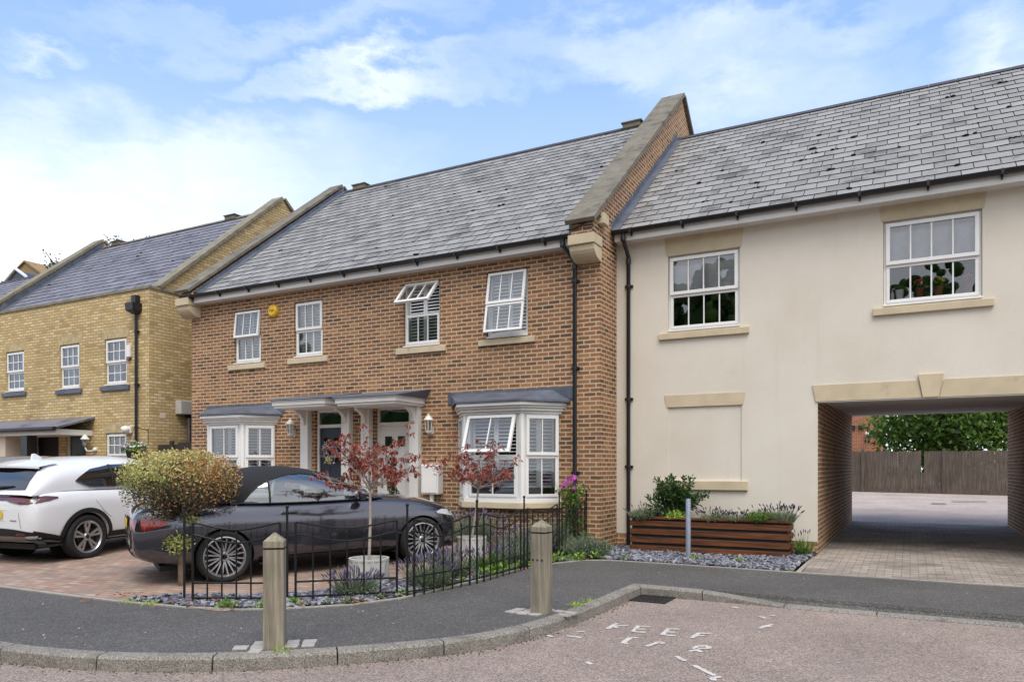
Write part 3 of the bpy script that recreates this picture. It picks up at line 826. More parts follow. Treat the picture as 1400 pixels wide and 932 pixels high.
def coping(house, x0, x1, pts, th=.07, mat='coping_stone', step=.75):
    """sloping stone slabs along (y,z) points"""
    mb = MB()
    for (ya, za), (yb, zb) in zip(pts, pts[1:]):
        L = math.hypot(yb-ya, zb-za); n = max(1, round(L/step)); uy, uz = (yb-ya)/L, (zb-za)/L; ny, nz = (-uz, uy) if yb > ya and uz >= 0 else (-uz, uy)
        for i in range(n):
            s0, s1 = L*i/n+.002, L*(i+1)/n-.002
            q = lambda s, h: (ya+uy*s+ny*h, za+uz*s+nz*h)
            o = .002*(i % 2)
            mb.prism([(x0-o, *q(s0, 0)), (x0-o, *q(s1, 0)), (x0-o, *q(s1, th)), (x0-o, *q(s0, th))], (x1-x0+2*o, 0, 0))
    return mb.build('coping', mat, house, bevel=.008)
def gable(mb, x0, x1, poly): mb.prism([(x0, y, z) for y, z in poly], (x1-x0, 0, 0))

# ================================================================ brick pair
W = 11.85; XL, XR = -14.92, -4.65
H = thing('brick_house', 'red-brown brick pair of houses with slate roof, white bay windows and two front doors', 'house', (-9.8, W, 0))
wins = [(-13.50, -12.66, 3.76, 4.93), (-11.67, -10.86, 3.78, 4.95), (-8.78, -7.92, 3.78, 5.0), (-6.89, -6.03, 3.80, 5.0)]
doors = [(-11.07, -10.30, .0, 2.62), (-9.47, -8.62, .0, 2.62)]
bayholes = [(-14.0, -12.3, .9, 2.3), (-7.35, -5.5, .9, 2.3)]
mb = MB()
wall_front(mb, XL, XR, -.12, 5.22, W, wins+doors+bayholes, .14)
mb.quad((XR, W, -.12), (XR, 20.6, -.12), (XR, 20.6, 5.22), (XR, W, 5.22)); mb.quad((XL, 20.6, -.12), (XL, W, -.12), (XL, W, 5.22), (XL, 20.6, 5.22))
mb.quad((XR, 21.6, -.12), (XL, 21.6, -.12), (XL, 21.6, 5.2), (XR, 21.6, 5.2))
mb.build('wall', 'red_brick', H)
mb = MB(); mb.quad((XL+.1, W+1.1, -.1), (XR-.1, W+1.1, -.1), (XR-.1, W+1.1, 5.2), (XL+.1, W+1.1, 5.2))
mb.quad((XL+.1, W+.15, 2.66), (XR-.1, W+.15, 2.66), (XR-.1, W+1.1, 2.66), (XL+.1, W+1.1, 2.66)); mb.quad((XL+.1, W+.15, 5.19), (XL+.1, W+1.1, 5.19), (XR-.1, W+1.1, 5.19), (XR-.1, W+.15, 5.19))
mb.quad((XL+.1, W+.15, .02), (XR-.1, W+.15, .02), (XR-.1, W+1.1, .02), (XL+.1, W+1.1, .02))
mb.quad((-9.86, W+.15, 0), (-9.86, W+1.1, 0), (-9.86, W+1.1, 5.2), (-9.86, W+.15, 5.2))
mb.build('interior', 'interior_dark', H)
YE, ZE, YR, ZR = 11.62, 5.36, 16.75, 9.41
slates(H, 'roof', 'slate_grey', -14.56, -5.05, YE, ZE, YR, ZR, 4)
mb = MB(); mb.quad((-14.56, YR, ZR-.005), (-5.05, YR, ZR-.005), (-5.05, 21.9, ZE), (-14.56, 21.9, ZE)); mb.build('rear_roof', 'slate_grey', H)
ridge(H, -14.54, -5.07, YR, ZR+.01); ridge_vent(H, -5.75, YR, ZR+.03); ridge_vent(H, -13.9, YR, ZR+.03)
# parapet gables: right one stands high, left one low and leaded
mb = MB(); gable(mb, -5.05, XR, [(11.52, 5.2), (20.9, 5.2), (20.9, 6.55), (17.0, 9.92), (11.52, 5.50)]); mb.build('parapet', 'red_brick', H)
coping(H, -5.11, -4.57, [(11.42, 5.48), (16.98, 9.97)], .075); coping(H, -5.11, -4.57, [(17.0, 9.96), (21.0, 6.6)], .075)
mb = MB(); gable(mb, XL, -14.56, [(11.62, 5.2), (21.5, 5.2), (21.5, 5.9), (16.75, 9.52), (11.55, 5.42)]); mb.build('parapet', 'red_brick', H)
coping(H, -15.0, -14.53, [(11.47, 5.42), (16.72, 9.57)], .07); coping(H, -15.0, -14.53, [(16.75, 9.56), (21.5, 5.95)], .07)
# lead dressed against both parapets
mb = MB(); gable(mb, -14.559, -14.535, [(11.7, 5.42), (16.75, 9.41), (16.75, 9.55), (11.62, 5.46)])
mb.quad((-14.535, 11.68, 5.45), (-14.36, 11.68, 5.43), (-14.36, 16.7, 9.40), (-14.535, 16.7, 9.42)); mb.build('flashing', 'lead', H)
mb = MB(); mb.box(-5.12, -5.07, 11.6, 11.75, 5.28, 5.62); mb.build('flashing', 'lead', H)
gutter(H, -14.92, -5.1, 11.56, 5.36, soffit_y=W)
# kneeler stones under the parapet ends
def kneeler(x0, x1, y0):
    mb = MB(); n = 6
    prof = [(W+.0, 4.90)]+[(W-.02-(W-.02-y0-.03)*sin(pi/2*i/n), 5.10-.20*cos(pi/2*i/n)) for i in range(n+1)]+[(y0+.03, 5.13), (W+.0, 5.13)]
    mb.prism([(x0, a, b) for a, b in prof], (x1-x0, 0, 0)); mb.box(x0-.012, x1+.012, y0-.012, W+.0, 5.145, 5.31)
    mb.box(x0+.01, x1-.01, y0+.02, W, 5.131, 5.1449)
    return mb.build('kneeler', 'cast_stone', H, bevel=.006)
kneeler(-5.07, -4.62, 11.47); kneeler(-15.02, -14.6, 11.50)
mb = MB(); gable(mb, -5.04, -4.66, [(11.50, 5.31), (11.85, 5.31), (11.85, 5.6), (11.52, 5.44)]); mb.build('parapet_foot', 'red_brick', H)
mb = MB(); mb.box(-4.70, -4.53, 11.72, 11.95, 5.52, 5.70); mb.build('springer', 'cast_stone', H, bevel=.006)
mb = MB(); mb.tube(smoothline([(-5.1, 11.5, 5.42), (-4.95, 11.49, 5.42), (-4.75, 11.48, 5.5), (-4.62, 11.55, 5.6), (-4.56, 12.0, 5.66)], 5), .011, 6); mb.build('cable', 'cable', H)
downpipe(H, -5.10, W-.05, -.05, 5.33, 11.56, (1.3, 3.1, 4.6), dx=-.12)
# windows
window(H, *wins[0], W, 3, 1, 'tilt', shut_tilt=.75); window(H, *wins[1], W, 3, 1, None, shut_tilt=.9)
window(H, *wins[2], W, 3, 1, 'top', shut_tilt=.55); window(H, *wins[3], W, 3, 1, 'all', shut_tilt=.8)

# bay windows
def bay(pl, opened, gl):
    """pl: four plan points wall-left, front-left, front-right, wall-right"""
    z0, z1 = .87, 2.34
    P = [Vector((a, b, 0)) for a, b in pl]
    B = MB(); ctr = Vector(((pl[1][0]+pl[2][0])/2, W+.3, 0))
    frame = MB()
    fr = None
    def out(d):
        o = offset(pl, d); return [(o[0][0], W), o[1], o[2], (o[3][0], W)]
    # brick base
    mb = MB(); base = out(-.06)
    mb.prism([(a, b, -.1) for a, b in base], (0, 0, .78))
    root = MB()
    # posts
    fr = thing('bay_window', None, None, (ctr.x-H.location.x, 0, 0)); fr.parent = H
    for i, q in enumerate(pl[1:3]):
        frame = MB(); frame.tube([(q[0], q[1]+.02, z0), (q[0], q[1]+.02, z1)], .055, 6); frame.build('corner_post', 'upvc', fr)
    mb.build('bay_base', 'red_brick', fr)
    # sill
    s_ = out(.07); mb = MB(); mb.prism([(a, b, .70) for a, b in s_], (0, 0, .105)); mb.build('sill', 'cast_stone', fr, bevel=.012)
    s2 = out(.035); mb = MB(); mb.prism([(a, b, .806) for a, b in s2], (0, 0, .062)); mb.build('sill_cover', 'upvc', fr, bevel=.006)
    for k in range(3):
        a, b = P[k], P[k+1]; t = (b-a); L = t.length; t.normalize(); n = Vector((t.y, -t.x, 0))
        T = (lambda a, t, n: (lambda x, d, z: tuple(a+t*x-n*d+Vector((0, 0, z)))))(a, t, n)
        e0 = .05 if k else .02; e1 = .05 if k < 2 else .02
        x0, x1 = e0, L-e1; m = z0+.78
        mb = MB(); bars_frame(mb, T, x0, x1, z0, z1, .05, .0, .07); mb.build('frame', 'upvc', fr, bevel=.003)
        a0, a1, c, d = x0+.03, x1-.03, z0+.03, z1-.03; cols = 2 if L > .6 else 1
        if k == 1 and opened:
            ang = R(20)
            Th = (lambda T, d: (lambda x, dd, z: T(x, dd*cos(ang)+(z-d)*sin(ang)-.015, d+(z-d)*cos(ang)-dd*sin(ang))))(T, d)
            sash(fr, Th, a0, a1, m-.03, d, cols, 1, .055, -.05, 0.)
        else: sash(fr, T, a0, a1, m-.03, d, cols, 1, .055, -.05, .01)
        sash(fr, T, a0, a1, c, m-.031, cols, 1, .05, -.025, .02)
        if k > 0: shutters(fr, T, a0, a1, c+.16, d, .12, 2, .22, .062, .058)
        else: shutters(fr, T, a0, a1, c+.16, d, .14, 1, .5, .05, .06)
    # cornice: three steps, then the lead roof
    mb = MB()
    for d, za, zb in ((.05, 2.34, 2.385), (.095, 2.386, 2.435), (.135, 2.436, 2.475), (.175, 2.476, 2.535)):
        o = out(d); mb.prism([(a, b, za) for a, b in o], (0, 0, zb-za))
    mb.build('cornice', 'white_paint', fr, bevel=.006)
    o = out(.20); w = [(o[0][0]-.05, W), (o[0][0]+.35, W-.02), (o[3][0]-.35, W-.02), (o[3][0]+.05, W)]
    mb = MB(); lo = [(o[0][0]-.05, W-.01, 2.54), (*o[1], 2.54), (*o[2], 2.54), (o[3][0]+.05, W-.01, 2.54)]
    hi = [(o[0][0]-.05, W-.01, 2.76), (o[0][0]+.30, W-.02, 2.78), (o[3][0]-.30, W-.02, 2.78), (o[3][0]+.05, W-.01, 2.76)]
    lo2 = [(a, b, c+.035) for a, b, c in lo]
    mb.grid([hi, lo2, lo]); mb.build('lead_roof', 'lead', fr)
    mb = MB(); mb.box(o[0][0]-.12, o[3][0]+.12, W-.014, W-.0005, 2.60, 2.82); mb.build('flashing', 'lead', fr)
bay([(-14.12, W), (-13.66, 11.30), (-12.64, 11.30), (-12.2, W)], False, 0)
bay([(-7.45, W), (-7.0, 11.30), (-5.88, 11.30), (-5.4, W)], True, 0)

# front doors
def door(x0, x1, mat, hx):
    mb = MB(); T = plane_T(W+.06); bx = bars_frame(mb, T, x0+.003, x1-.003, .18, 2.617, .055, 0, .07); bx(x0+.055, x1-.055, 2.24, 2.31)
    fr = mb.build('door', 'upvc', H, bevel=.004)
    g = MB(); g.quad((x0+.05, W+.09, 2.305), (x1-.05, W+.09, 2.305), (x1-.05, W+.09, 2.565), (x0+.05, W+.09, 2.565)); g.build('transom_pane', 'window_glass', fr)
    a, b = x0+.057, x1-.057; mb = MB(); mb.box(a, b, W+.09, W+.125, .235, 2.238)
    w = (b-a)
    for px in (a+w*.14, a+w*.56):
        for zz, hh in ((1.30, .42), (.75, .45), (.32, .3)):
            mb.box(px, px+w*.30, W+.082, W+.0905, zz, zz+hh)
    lf = mb.build('leaf', mat, fr, bevel=.006)
    mb = MB()
    for px in (a+w*.17, a+w*.60): mb.box(px, px+w*.23, W+.079, W+.089, 1.83, 2.03)
    mb.build('light', 'window_glass', lf)
    mb = MB()
    for px in (a+w*.17, a+w*.60): mb.box(px, px+w*.23, W+.0892, W+.0899, 1.83, 2.03)
    mb.build('light_back', 'matt_black', lf)
    mb = MB(); mb.box(a+w*.36, a+w*.64, W+.074, W+.084, 1.13, 1.18); mb.build('letter_box', 'steel', lf, bevel=.003)
    mb = MB(); mb.box(hx-.018, hx+.018, W+.072, W+.086, 1.0, 1.2); mb.tube([(hx, W+.05, 1.12), (hx+.09, W+.045, 1.12)], .009, 8); mb.build('handle', 'steel', lf)
    mb = MB(); mb.box(x0-.1, x1+.1, W-.28, W+.1, .0, .17); mb.build('doorstep', 'kerb_stone', fr, bevel=.008)
door(*doors[0][:2], 'door_blue', -10.98); door(*doors[1][:2], 'white_paint', -9.36)
# hooded porches
def porch(xa, xb, z0, xp):
    mb = MB(); YF = 10.92
    for d, a, b in ((.03, z0, z0+.045), (.0, z0+.046, z0+.125)):
        mb.box(xa+d, xb-d, YF+d, W, a, b)
    mb.box(xa-.02, xb+.02, YF-.02, W, z0+.126, z0+.15)
    ca = mb.build('porch', 'white_paint', H, bevel=.004)
    mb = MB(); e = .05; za, zb = z0+.152, z0+.33
    v = [(xa-e, YF-e, za), (xb+e, YF-e, za), (xb+e, W-.001, za), (xa-e, W-.001, za), (xa-e+.02, YF-e+.02, za+.025), (xb+e-.02, YF-e+.02, za+.025), (xb+e+.1, W-.001, zb), (xa-e-.1, W-.001, zb), (xb+e, W-.001, za+.03), (xa-e, W-.001, za+.03)]
    mb.add(v, ((0, 1, 5, 4), (4, 5, 6, 7), (1, 2, 6, 5), (3, 0, 4, 7), (0, 3, 2, 1)))
    mb.build('lead_roof', 'lead', ca)
    for xo in xp:
        mb = MB(); mb.box(xo, xo+.21, W-.13, W-.001, .0, z0-.001); mb.box(xo-.015, xo+.225, W-.145, W-.0012, .0, .22); mb.build('post', 'white_paint', ca, bevel=.005)
        mb = MB(); n = 8; xm = xo+.065
        prof = [(W-.13, z0-.001), (YF+.28, z0-.001), (YF+.28, z0-.05)]+[(W-.13-(W-.13-YF-.30)*(1-sin(pi/2*i/n)), z0-.07-.36*(1-cos(pi/2*i/n))) for i in range(n+1)]+[(W-.13, z0-.46)]
        prof = [(W-.131, z0-.002), (YF+.52, z0-.002), (YF+.52, z0-.05)]+[(YF+.52+(W-.17-YF-.52)*sin(pi/2*i/n), z0-.05-.22*(1-cos(pi/2*i/n))) for i in range(1, n+1)]+[(W-.131, z0-.31)]
        mb.prism([(xm, a, b) for a, b in prof], (.08, 0, 0)); mb.build('bracket', 'white_paint', ca, bevel=.004)
porch(-11.36, -9.96, 2.60, (-11.37, -10.25)); porch(-9.70, -8.27, 2.585, (-9.74, -8.55))
# wall fittings that hang on the house
def lantern(x, y, z, label):
    t = thing('wall_lantern', label, 'lantern', (x, y, z), group='white wall lanterns')
    mb = MB(); yc = y-.13
    mb.box(x-.035, x+.035, y-.02, y-.001, z-.17, z-.02); mb.tube(smoothline([(x, y-.02, z-.12), (x, yc, z-.17), (x, yc, z-.115)], 5), .014, 8); mb.lathe([(.02, -.17), (.055, -.14), (.062, -.11), (.05, -.11)], (x, yc, z), 6); mb.build('bracket', 'white_paint', t, bevel=.003)
    mb = MB()
    for k in range(6): mb.tube([(x+.058*cos(k*pi/3), yc+.058*sin(k*pi/3), z-.11), (x+.075*cos(k*pi/3), yc+.075*sin(k*pi/3), z+.09)], .007, 5)
    mb.build('cage', 'white_paint', t)
    mb = MB(); mb.lathe([(.056, -.108), (.073, .088)], (x, yc, z), 6); mb.build('pane', 'window_glass', t)
    mb = MB(); mb.lathe([(.095, .09), (.085, .115), (.045, .16), (.03, .18), (.018, .185), (.022, .205), (.001, .22)], (x, yc, z), 12); mb.build('cap', 'white_paint', t, smooth=50)
    mb = MB(); mb.lathe([(.018, -.105), (.018, -.04), (.024, -.02), (.024, .03), (.004, .05)], (x, yc, z), 10); mb.build('bulb', 'shutter_white', t, smooth=50)
lantern(-11.65, W, 2.24, 'white wall lantern left of the dark blue door'); lantern(-8.09, W, 2.22, 'white wall lantern between the white door and the right bay window')
t = thing('alarm_box', 'round yellow burglar alarm under the eaves between the two left upper windows', 'alarm', (-12.25, W, 4.82))
mb = MB(); mb.lathe([(.001, -.085), (.10, -.085), (.128, -.06), (.135, 0)], (-12.25, W-.001, 4.82), 28, axis='y'); mb.build('cover', 'alarm_yellow', t, smooth=40)
cu = bpy.data.curves.new('maker_word', 'FONT'); cu.body = 'Yale'; cu.size = .085; cu.align_x = 'CENTER'; cu.align_y = 'CENTER'; cu.extrude = .0015
tmp = bpy.data.objects.new('tmp', cu); col.objects.link(tmp)
me = bpy.data.meshes.new_from_object(tmp.evaluated_get(bpy.context.evaluated_depsgraph_get())); bpy.data.objects.remove(tmp)
me.materials.clear(); me.materials.append(M['matt_black']); o = bpy.data.objects.new('lettering', me); col.objects.link(o); o.parent = t; o.rotation_euler = (pi/2, 0, 0); o.location = (0, -.0875, .0)
t = thing('meter_box', 'white plastic meter box on the brick wall right of the white door', 'meter box', (-8.0, W, .9))
mb = MB(); mb.box(-8.22, -7.83, W-.20, W-.001, .90, 1.47); mb.build('case', 'upvc', t, bevel=.02)
mb = MB(); mb.box(-8.19, -7.86, W-.213, W-.2005, .93, 1.44); mb.build('door', 'upvc', t, bevel=.006)
mb = MB(); mb.tube([(-8.03, W-.1, .9), (-8.03, W-.1, .05)], .045, 10); mb.build('pipe', 'upvc', t, smooth=40)

# ================================================================ rendered house over the passage
CH = thing('rendered_house', 'cream rendered house with slate roof and an open vehicle passage beneath', 'house', (-1.5, YC, 0))
cw = [(-3.71, -2.49, 3.78, 5.07), (-.36, .92, 3.88, 5.15)]
XC = XR
mb = MB(); wall_front(mb, XC, 9., .235, 5.45, YC, cw+[(PXL, PXR, .235, 2.45), (-3.71, -2.46, 1.19, 2.45)], .02)
for a, b, c, d in cw:
    pass
mb.quad((XC, YC+.05, .236), (PXL, YC+.05, .236), (PXL, YC, .235), (XC, YC, .235))
w_ = mb.build('wall', 'cream_render', CH)
mb = MB(); mb.quad((-3.71, YC+.02, 1.19), (-2.46, YC+.02, 1.19), (-2.46, YC+.02, 2.45), (-3.71, YC+.02, 2.45)); mb.build('blind_window', 'cream_render', CH)
for a, b, c, d in cw:
    for q in ((a, b), ):
        mb = MB(); mb.quad((a, YC+.02, c), (a, YC+.02, d), (a, YC+.16, d), (a, YC+.16, c)); mb.quad((b, YC+.02, d), (b, YC+.02, c), (b, YC+.16, c), (b, YC+.16, d))
        mb.quad((a, YC+.02, d), (b, YC+.02, d), (b, YC+.16, d), (a, YC+.16, d)); mb.quad((b, YC+.02, c), (a, YC+.02, c), (a, YC+.16, c), (b, YC+.16, c)); mb.build('window_reveal', 'cream_render', CH)
mb = MB(); wall_front(mb, XC, PXL, -.1, .236, YC+.012, [], .1); wall_front(mb, PXR, 9, -.1, .236, YC+.012, [], .1)
mb.quad((PXL, YC+.012, -.1), (PXL, YC+.03, -.1), (PXL, YC+.03, .236), (PXL, YC+.012, .236)); mb.build('plinth', 'red_brick', CH)
# passage walls, lintel, ceiling
mb = MB(); za, zb = 2.50, 2.70
mb.quad((PXL, YC+.03, -.1), (PXL, YB, -.1), (PXL, YB, zb), (PXL, YC+.03, za)); mb.quad((PXR, YB, -.1), (PXR, YC+.03, -.1), (PXR, YC+.03, za), (PXR, YB, zb))
mb.quad((PXL, YB, -.1), (XC, YB, -.1), (XC, YB, 5.4), (PXL, YB, 5.4)); mb.quad((9, YB, -.1), (PXR, YB, -.1), (PXR, YB, 5.4), (9, YB, 5.4)); mb.quad((PXR, YB, zb), (PXL, YB, zb), (PXL, YB, 5.4), (PXR, YB, 5.4))
mb.quad((9, YC, -.1), (9, YB, -.1), (9, YB, 5.4), (9, YC, 5.4))
mb.build('passage_wall', 'red_brick', CH)
mb = MB(); mb.quad((PXL, YC+.02, za-.02), (PXL, YB, zb-.002), (PXR, YB, zb-.002), (PXR, YC+.02, za-.02)); mb.build('passage_ceiling', 'ceiling_board', CH)
mb = MB(); mb.box(PXL+.002, PXR-.002, YC-.006, YC+.05, 2.435, 2.4495); mb.build('lintel_trim', 'upvc', CH)
mb = MB(); k0, k1 = .105, .435
mb.prism([(PXL-.03, YC-.02, 2.452), (PXL-.08, YC-.02, 2.712), (k0-.008, YC-.02, 2.712), (k0+.055, YC-.02, 2.452)], (0, .05, 0)); mb.prism([(k1-.055, YC-.02, 2.452), (k1+.008, YC-.02, 2.712), (PXR+.08, YC-.02, 2.712), (PXR+.03, YC-.02, 2.452)], (0, .05, 0))
mb.build('lintel', 'cast_stone', CH, bevel=.004)
mb = MB(); mb.prism([(k0+.062, YC-.045, 2.452), (k0-.0, YC-.045, 2.80), (k1+.0, YC-.045, 2.80), (k1-.062, YC-.045, 2.452)], (0, .08, 0)); mb.build('keystone', 'cast_stone', CH, bevel=.006)
def flat_lintel(x0, x1, z0, z1, s=.04):
    mb = MB(); mb.prism([(x0, YC-.012, z0), (x0-s, YC-.012, z1), (x1+s, YC-.012, z1), (x1, YC-.012, z0)], (0, .03, 0)); mb.build('lintel', 'cast_stone', CH, bevel=.004)
flat_lintel(-3.73, -2.47, 5.072, 5.40); flat_lintel(-.38, .94, 5.152, 5.40); flat_lintel(-3.73, -2.44, 2.452, 2.66)
mb = MB(); mb.box(-3.86, -2.36, YC-.05, YC+.015, 1.03, 1.185); mb.build('sill', 'cast_stone', CH, bevel=.008)
window(CH, *cw[0], YC, 4, 1, None, shut=False, net=(4.44, 5.05), sill_x=.15); window(CH, *cw[1], YC, 4, 1, None, shut=False, net=(4.54, 5.13), sill_x=.14)
mb = MB(); mb.box(-.36, .92, YC+.1302, YC+.24, 3.94, 3.974); mb.build('window_ledge', 'upvc', CH)
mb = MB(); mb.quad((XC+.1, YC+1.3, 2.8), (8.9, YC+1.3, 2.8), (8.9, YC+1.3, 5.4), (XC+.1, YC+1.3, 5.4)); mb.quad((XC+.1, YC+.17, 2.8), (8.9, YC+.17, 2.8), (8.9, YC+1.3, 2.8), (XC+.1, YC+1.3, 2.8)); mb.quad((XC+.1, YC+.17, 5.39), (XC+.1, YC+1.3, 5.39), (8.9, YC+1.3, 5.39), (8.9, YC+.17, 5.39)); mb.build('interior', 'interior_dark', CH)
CE, CZ, CR, CRZ = 12.38, 5.55, 16.6, 8.83
slates(CH, 'roof', 'slate_grey', XR+.02, 9.1, CE, CZ, CR, CRZ, 9, .265, .33, .10)
mb = MB(); mb.quad((XR+.02, CR, CRZ-.005), (9.1, CR, CRZ-.005), (9.1, 20.9, CZ), (XR+.02, 20.9, CZ)); mb.build('rear_roof', 'slate_grey', CH)
ridge(CH, XR+.02, 9.1, CR, CRZ+.01)
gutter(CH, XR+.03, 9.1, 12.32, 5.545, soffit_y=YC)
downpipe(CH, -4.41, YC-.05, -.05, 5.52, 12.32, (1.4, 2.6, 4.6))
# lead soakers where the roof meets the brick parapet
L_ = math.hypot(CR-CE, CRZ-CZ); uy, uz = (CR-CE)/L_, (CRZ-CZ)/L_
mb = MB(); n = 22
for i in range(n):
    s0, s1 = L_*i/n, L_*(i+1)/n
    mb.prism([(XR+.002, CE+uy*s0, CZ+uz*s0), (XR+.002, CE+uy*s1, CZ+uz*s1), (XR+.002, CE+uy*s1, CZ+uz*s1+.12), (XR+.002, CE+uy*s0, CZ+uz*s0+.2)], (.008, 0, 0))
mb.quad((XR+.01, CE-.02, CZ+.035), (XR+.15, CE-.02, CZ+.02), (XR+.15, CR, CRZ+.022), (XR+.01, CR, CRZ+.035)); mb.build('flashing', 'lead', CH)

# window ledge pots in the right upper window
def ledge_pot(x, label, potmat, kind, group='pots on the window ledge'):
    z = 3.975; y = YC+.135
    t = thing('potted_plant' if kind else 'white_jug', label, 'pot plant' if kind else 'jug', (x, y, z))
    mb = MB(); mb.lathe([(.001, 0), (.045, 0), (.06, .12), (.062, .14), (.05, .14), (.001, .13)], (x, y, z), 14); mb.build('pot', potmat, t, smooth=40)
    if kind:
        rr = random.Random(int(x*100)+500); mb = MB()
        for i in range(60):
            a = rr.uniform(0, 6.28); e = rr.uniform(.1, 1.5); d = Vector((cos(a)*cos(e), sin(a)*cos(e), sin(e)))
            mb.leaf(Vector((x, y, z+.15))+Vector((d.x, d.y*.45, d.z))*rr.uniform(.01, .09), d, (rr.gauss(0, 1), rr.gauss(0, 1), 1), .05, .025, rr.random())
        mb.build('foliage', 'leaf_green', t, uv=False)
        mb = MB()
        for i in range(14):
            a = rr.uniform(0, 6.28); e = rr.uniform(.3, 1.5); d = Vector((cos(a)*cos(e), sin(a)*cos(e), sin(e)))
            mb.ball(Vector((x, y, z+.17))+Vector((d.x*.085, d.y*.05, d.z*.10)), .021, 6, tint=rr.random())
        mb.build('bloom', kind, t, uv=False)
plain('bloom_red', '#c3261f', .5); plain('bloom_yellow', '#d8c62a', .5); plain('bloom_rose', '#b8505e', .5)
ledge_pot(-.14, 'small white jug at the left end of the right upper window', 'shutter_white', None)
ledge_pot(.13, 'potted plant with red flowers behind the right upper window', 'terracotta', 'bloom_red')
ledge_pot(.38, 'potted plant with yellow flowers behind the right upper window', 'terracotta', 'bloom_yellow')
ledge_pot(.76, 'potted plant with pink flowers at the right end of the upper window', 'terracotta', 'bloom_rose')
t = thing('soap_bottle', 'slim white pump bottle beside the jug in the right upper window', 'bottle', (-.24, YC+.135, 3.975))
mb = MB(); mb.lathe([(.001, 0), (.026, 0), (.026, .1), (.01, .12), (.01, .14), (.001, .14)], (-.24, YC+.135, 3.975), 12); mb.build('body', 'shutter_white', t, smooth=40)
mb = MB(); mb.tube([(-.24, YC+.135, 4.11), (-.24, YC+.135, 4.14), (-.205, YC+.135, 4.14)], .006, 6); mb.build('pump', 'shutter_white', t)

# ================================================================ yellow brick house
YY = 11.7; YXR = -16.25
YH = thing('yellow_brick_house', 'yellow stock brick terrace house with parapet front and purple slate roof', 'house', (-20., YY, 0))
yw = [(-22.46, -21.56, 3.54, 4.64), (-19.90, -19.04, 3.49, 4.64), (-17.98, -17.10, 3.49, 4.64), (-17.93, -17.10, 1.18, 2.27), (-25.6, -24.7, 3.5, 4.64), (-19.64, -18.76, .1, 2.30), (-21.1, -19.95, .1, 2.35)]
mb = MB(); wall_front(mb, -40, YXR, -.1, 5.74, YY, yw, .14)
mb.quad((YXR, YY, -.1), (YXR, 21, -.1), (YXR, 21, 5.74), (YXR, YY, 5.74)); mb.quad((-40, YY+.22, 5.0), (-40, YY+.22, 5.74), (YXR-.22, YY+.22, 5.74), (YXR-.22, YY+.22, 5.0))
mb.quad((YXR, 21, -.1), (-40, 21, -.1), (-40, 21, 5.7), (YXR, 21, 5.7))
mb.build('wall', 'yellow_brick', YH)
mb = MB(); mb.box(-40, YXR+.03, YY-.03, YY+.25, 5.742, 5.82); mb.box(YXR-.25, YXR+.0305, YY+.2505, 13.2, 5.743, 5.82); mb.build('parapet_coping', 'lichen_coping', YH, bevel=.01)
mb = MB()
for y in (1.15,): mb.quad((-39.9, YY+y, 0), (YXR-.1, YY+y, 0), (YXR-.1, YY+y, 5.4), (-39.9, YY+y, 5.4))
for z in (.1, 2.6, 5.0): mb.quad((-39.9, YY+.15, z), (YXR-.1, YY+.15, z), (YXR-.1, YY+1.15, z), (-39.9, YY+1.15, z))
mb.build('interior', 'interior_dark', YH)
QE, QZ, QR, QRZ = 12.1, 5.66, 16.05, 9.03
slates(YH, 'roof', 'slate_purple', -24.75, -16.55, QE, QZ, QR, QRZ, 13, .265, .33, .05)
mb = MB(); mb.quad((-24.75, QR, QRZ-.005), (-16.55, QR, QRZ-.005), (-16.55, 20.9, 5.4), (-24.75, 20.9, 5.4)); mb.build('rear_roof', 'slate_purple', YH)
ridge(YH, -24.7, -16.57, QR, QRZ+.01, 'coping_stone'); ridge_vent(YH, -18.35, QR, QRZ+.03); ridge_vent(YH, -23.9, QR, QRZ+.03)
mb = MB(); gable(mb, -16.55, YXR-.002, [(12.0, 5.74), (20.5, 5.74), (16.05, 9.28), (12.0, 5.80)]); mb.build('parapet', 'yellow_brick', YH)
coping(YH, -16.62, -16.19, [(12.0, 5.80), (16.03, 9.27)], .08, 'lichen_coping'); coping(YH, -16.62, -16.19, [(16.06, 9.27), (20.5, 5.8)], .08, 'lichen_coping')
mb = MB(); gable(mb, -25.12, -24.76, [(12.0, 5.74), (20.5, 5.74), (16.05, 9.26), (12.0, 5.80)]); mb.build('parapet', 'yellow_brick', YH)
coping(YH, -25.16, -24.70, [(11.95, 5.80), (16.03, 9.25)], .08, 'lichen_coping'); coping(YH, -25.16, -24.70, [(16.06, 9.25), (20.5, 5.8)], .08, 'lichen_coping')
mb = MB(); gable(mb, -24.759, -24.73, [(12.1, 5.70), (16.05, 9.05), (16.05, 9.24), (12.05, 5.80)]); mb.quad((-24.73, QE, QZ+.03), (-24.5, QE, QZ+.02), (-24.5, QR, QRZ+.02), (-24.73, QR, QRZ+.03)); mb.build('flashing', 'lead', YH)
slates(YH, 'roof', 'slate_purple', -36, -25.14, 11.95, 5.45, 15.95, 8.5, 14)
mb = MB(); mb.quad((-36, 15.95, 8.49), (-25.14, 15.95, 8.49), (-25.14, 20.9, 5), (-36, 20.9, 5)); mb.build('rear_roof', 'slate_purple', YH); ridge(YH, -36, -25.16, 15.95, 8.51)
for w4 in yw[:3]+[yw[4]]: window(YH, *w4, YY, 3, 2, None, shut=False, sill_mat='lead', sill_x=.13)
window(YH, *yw[3], YY, 3, 2, None, shut=False, sill=False)
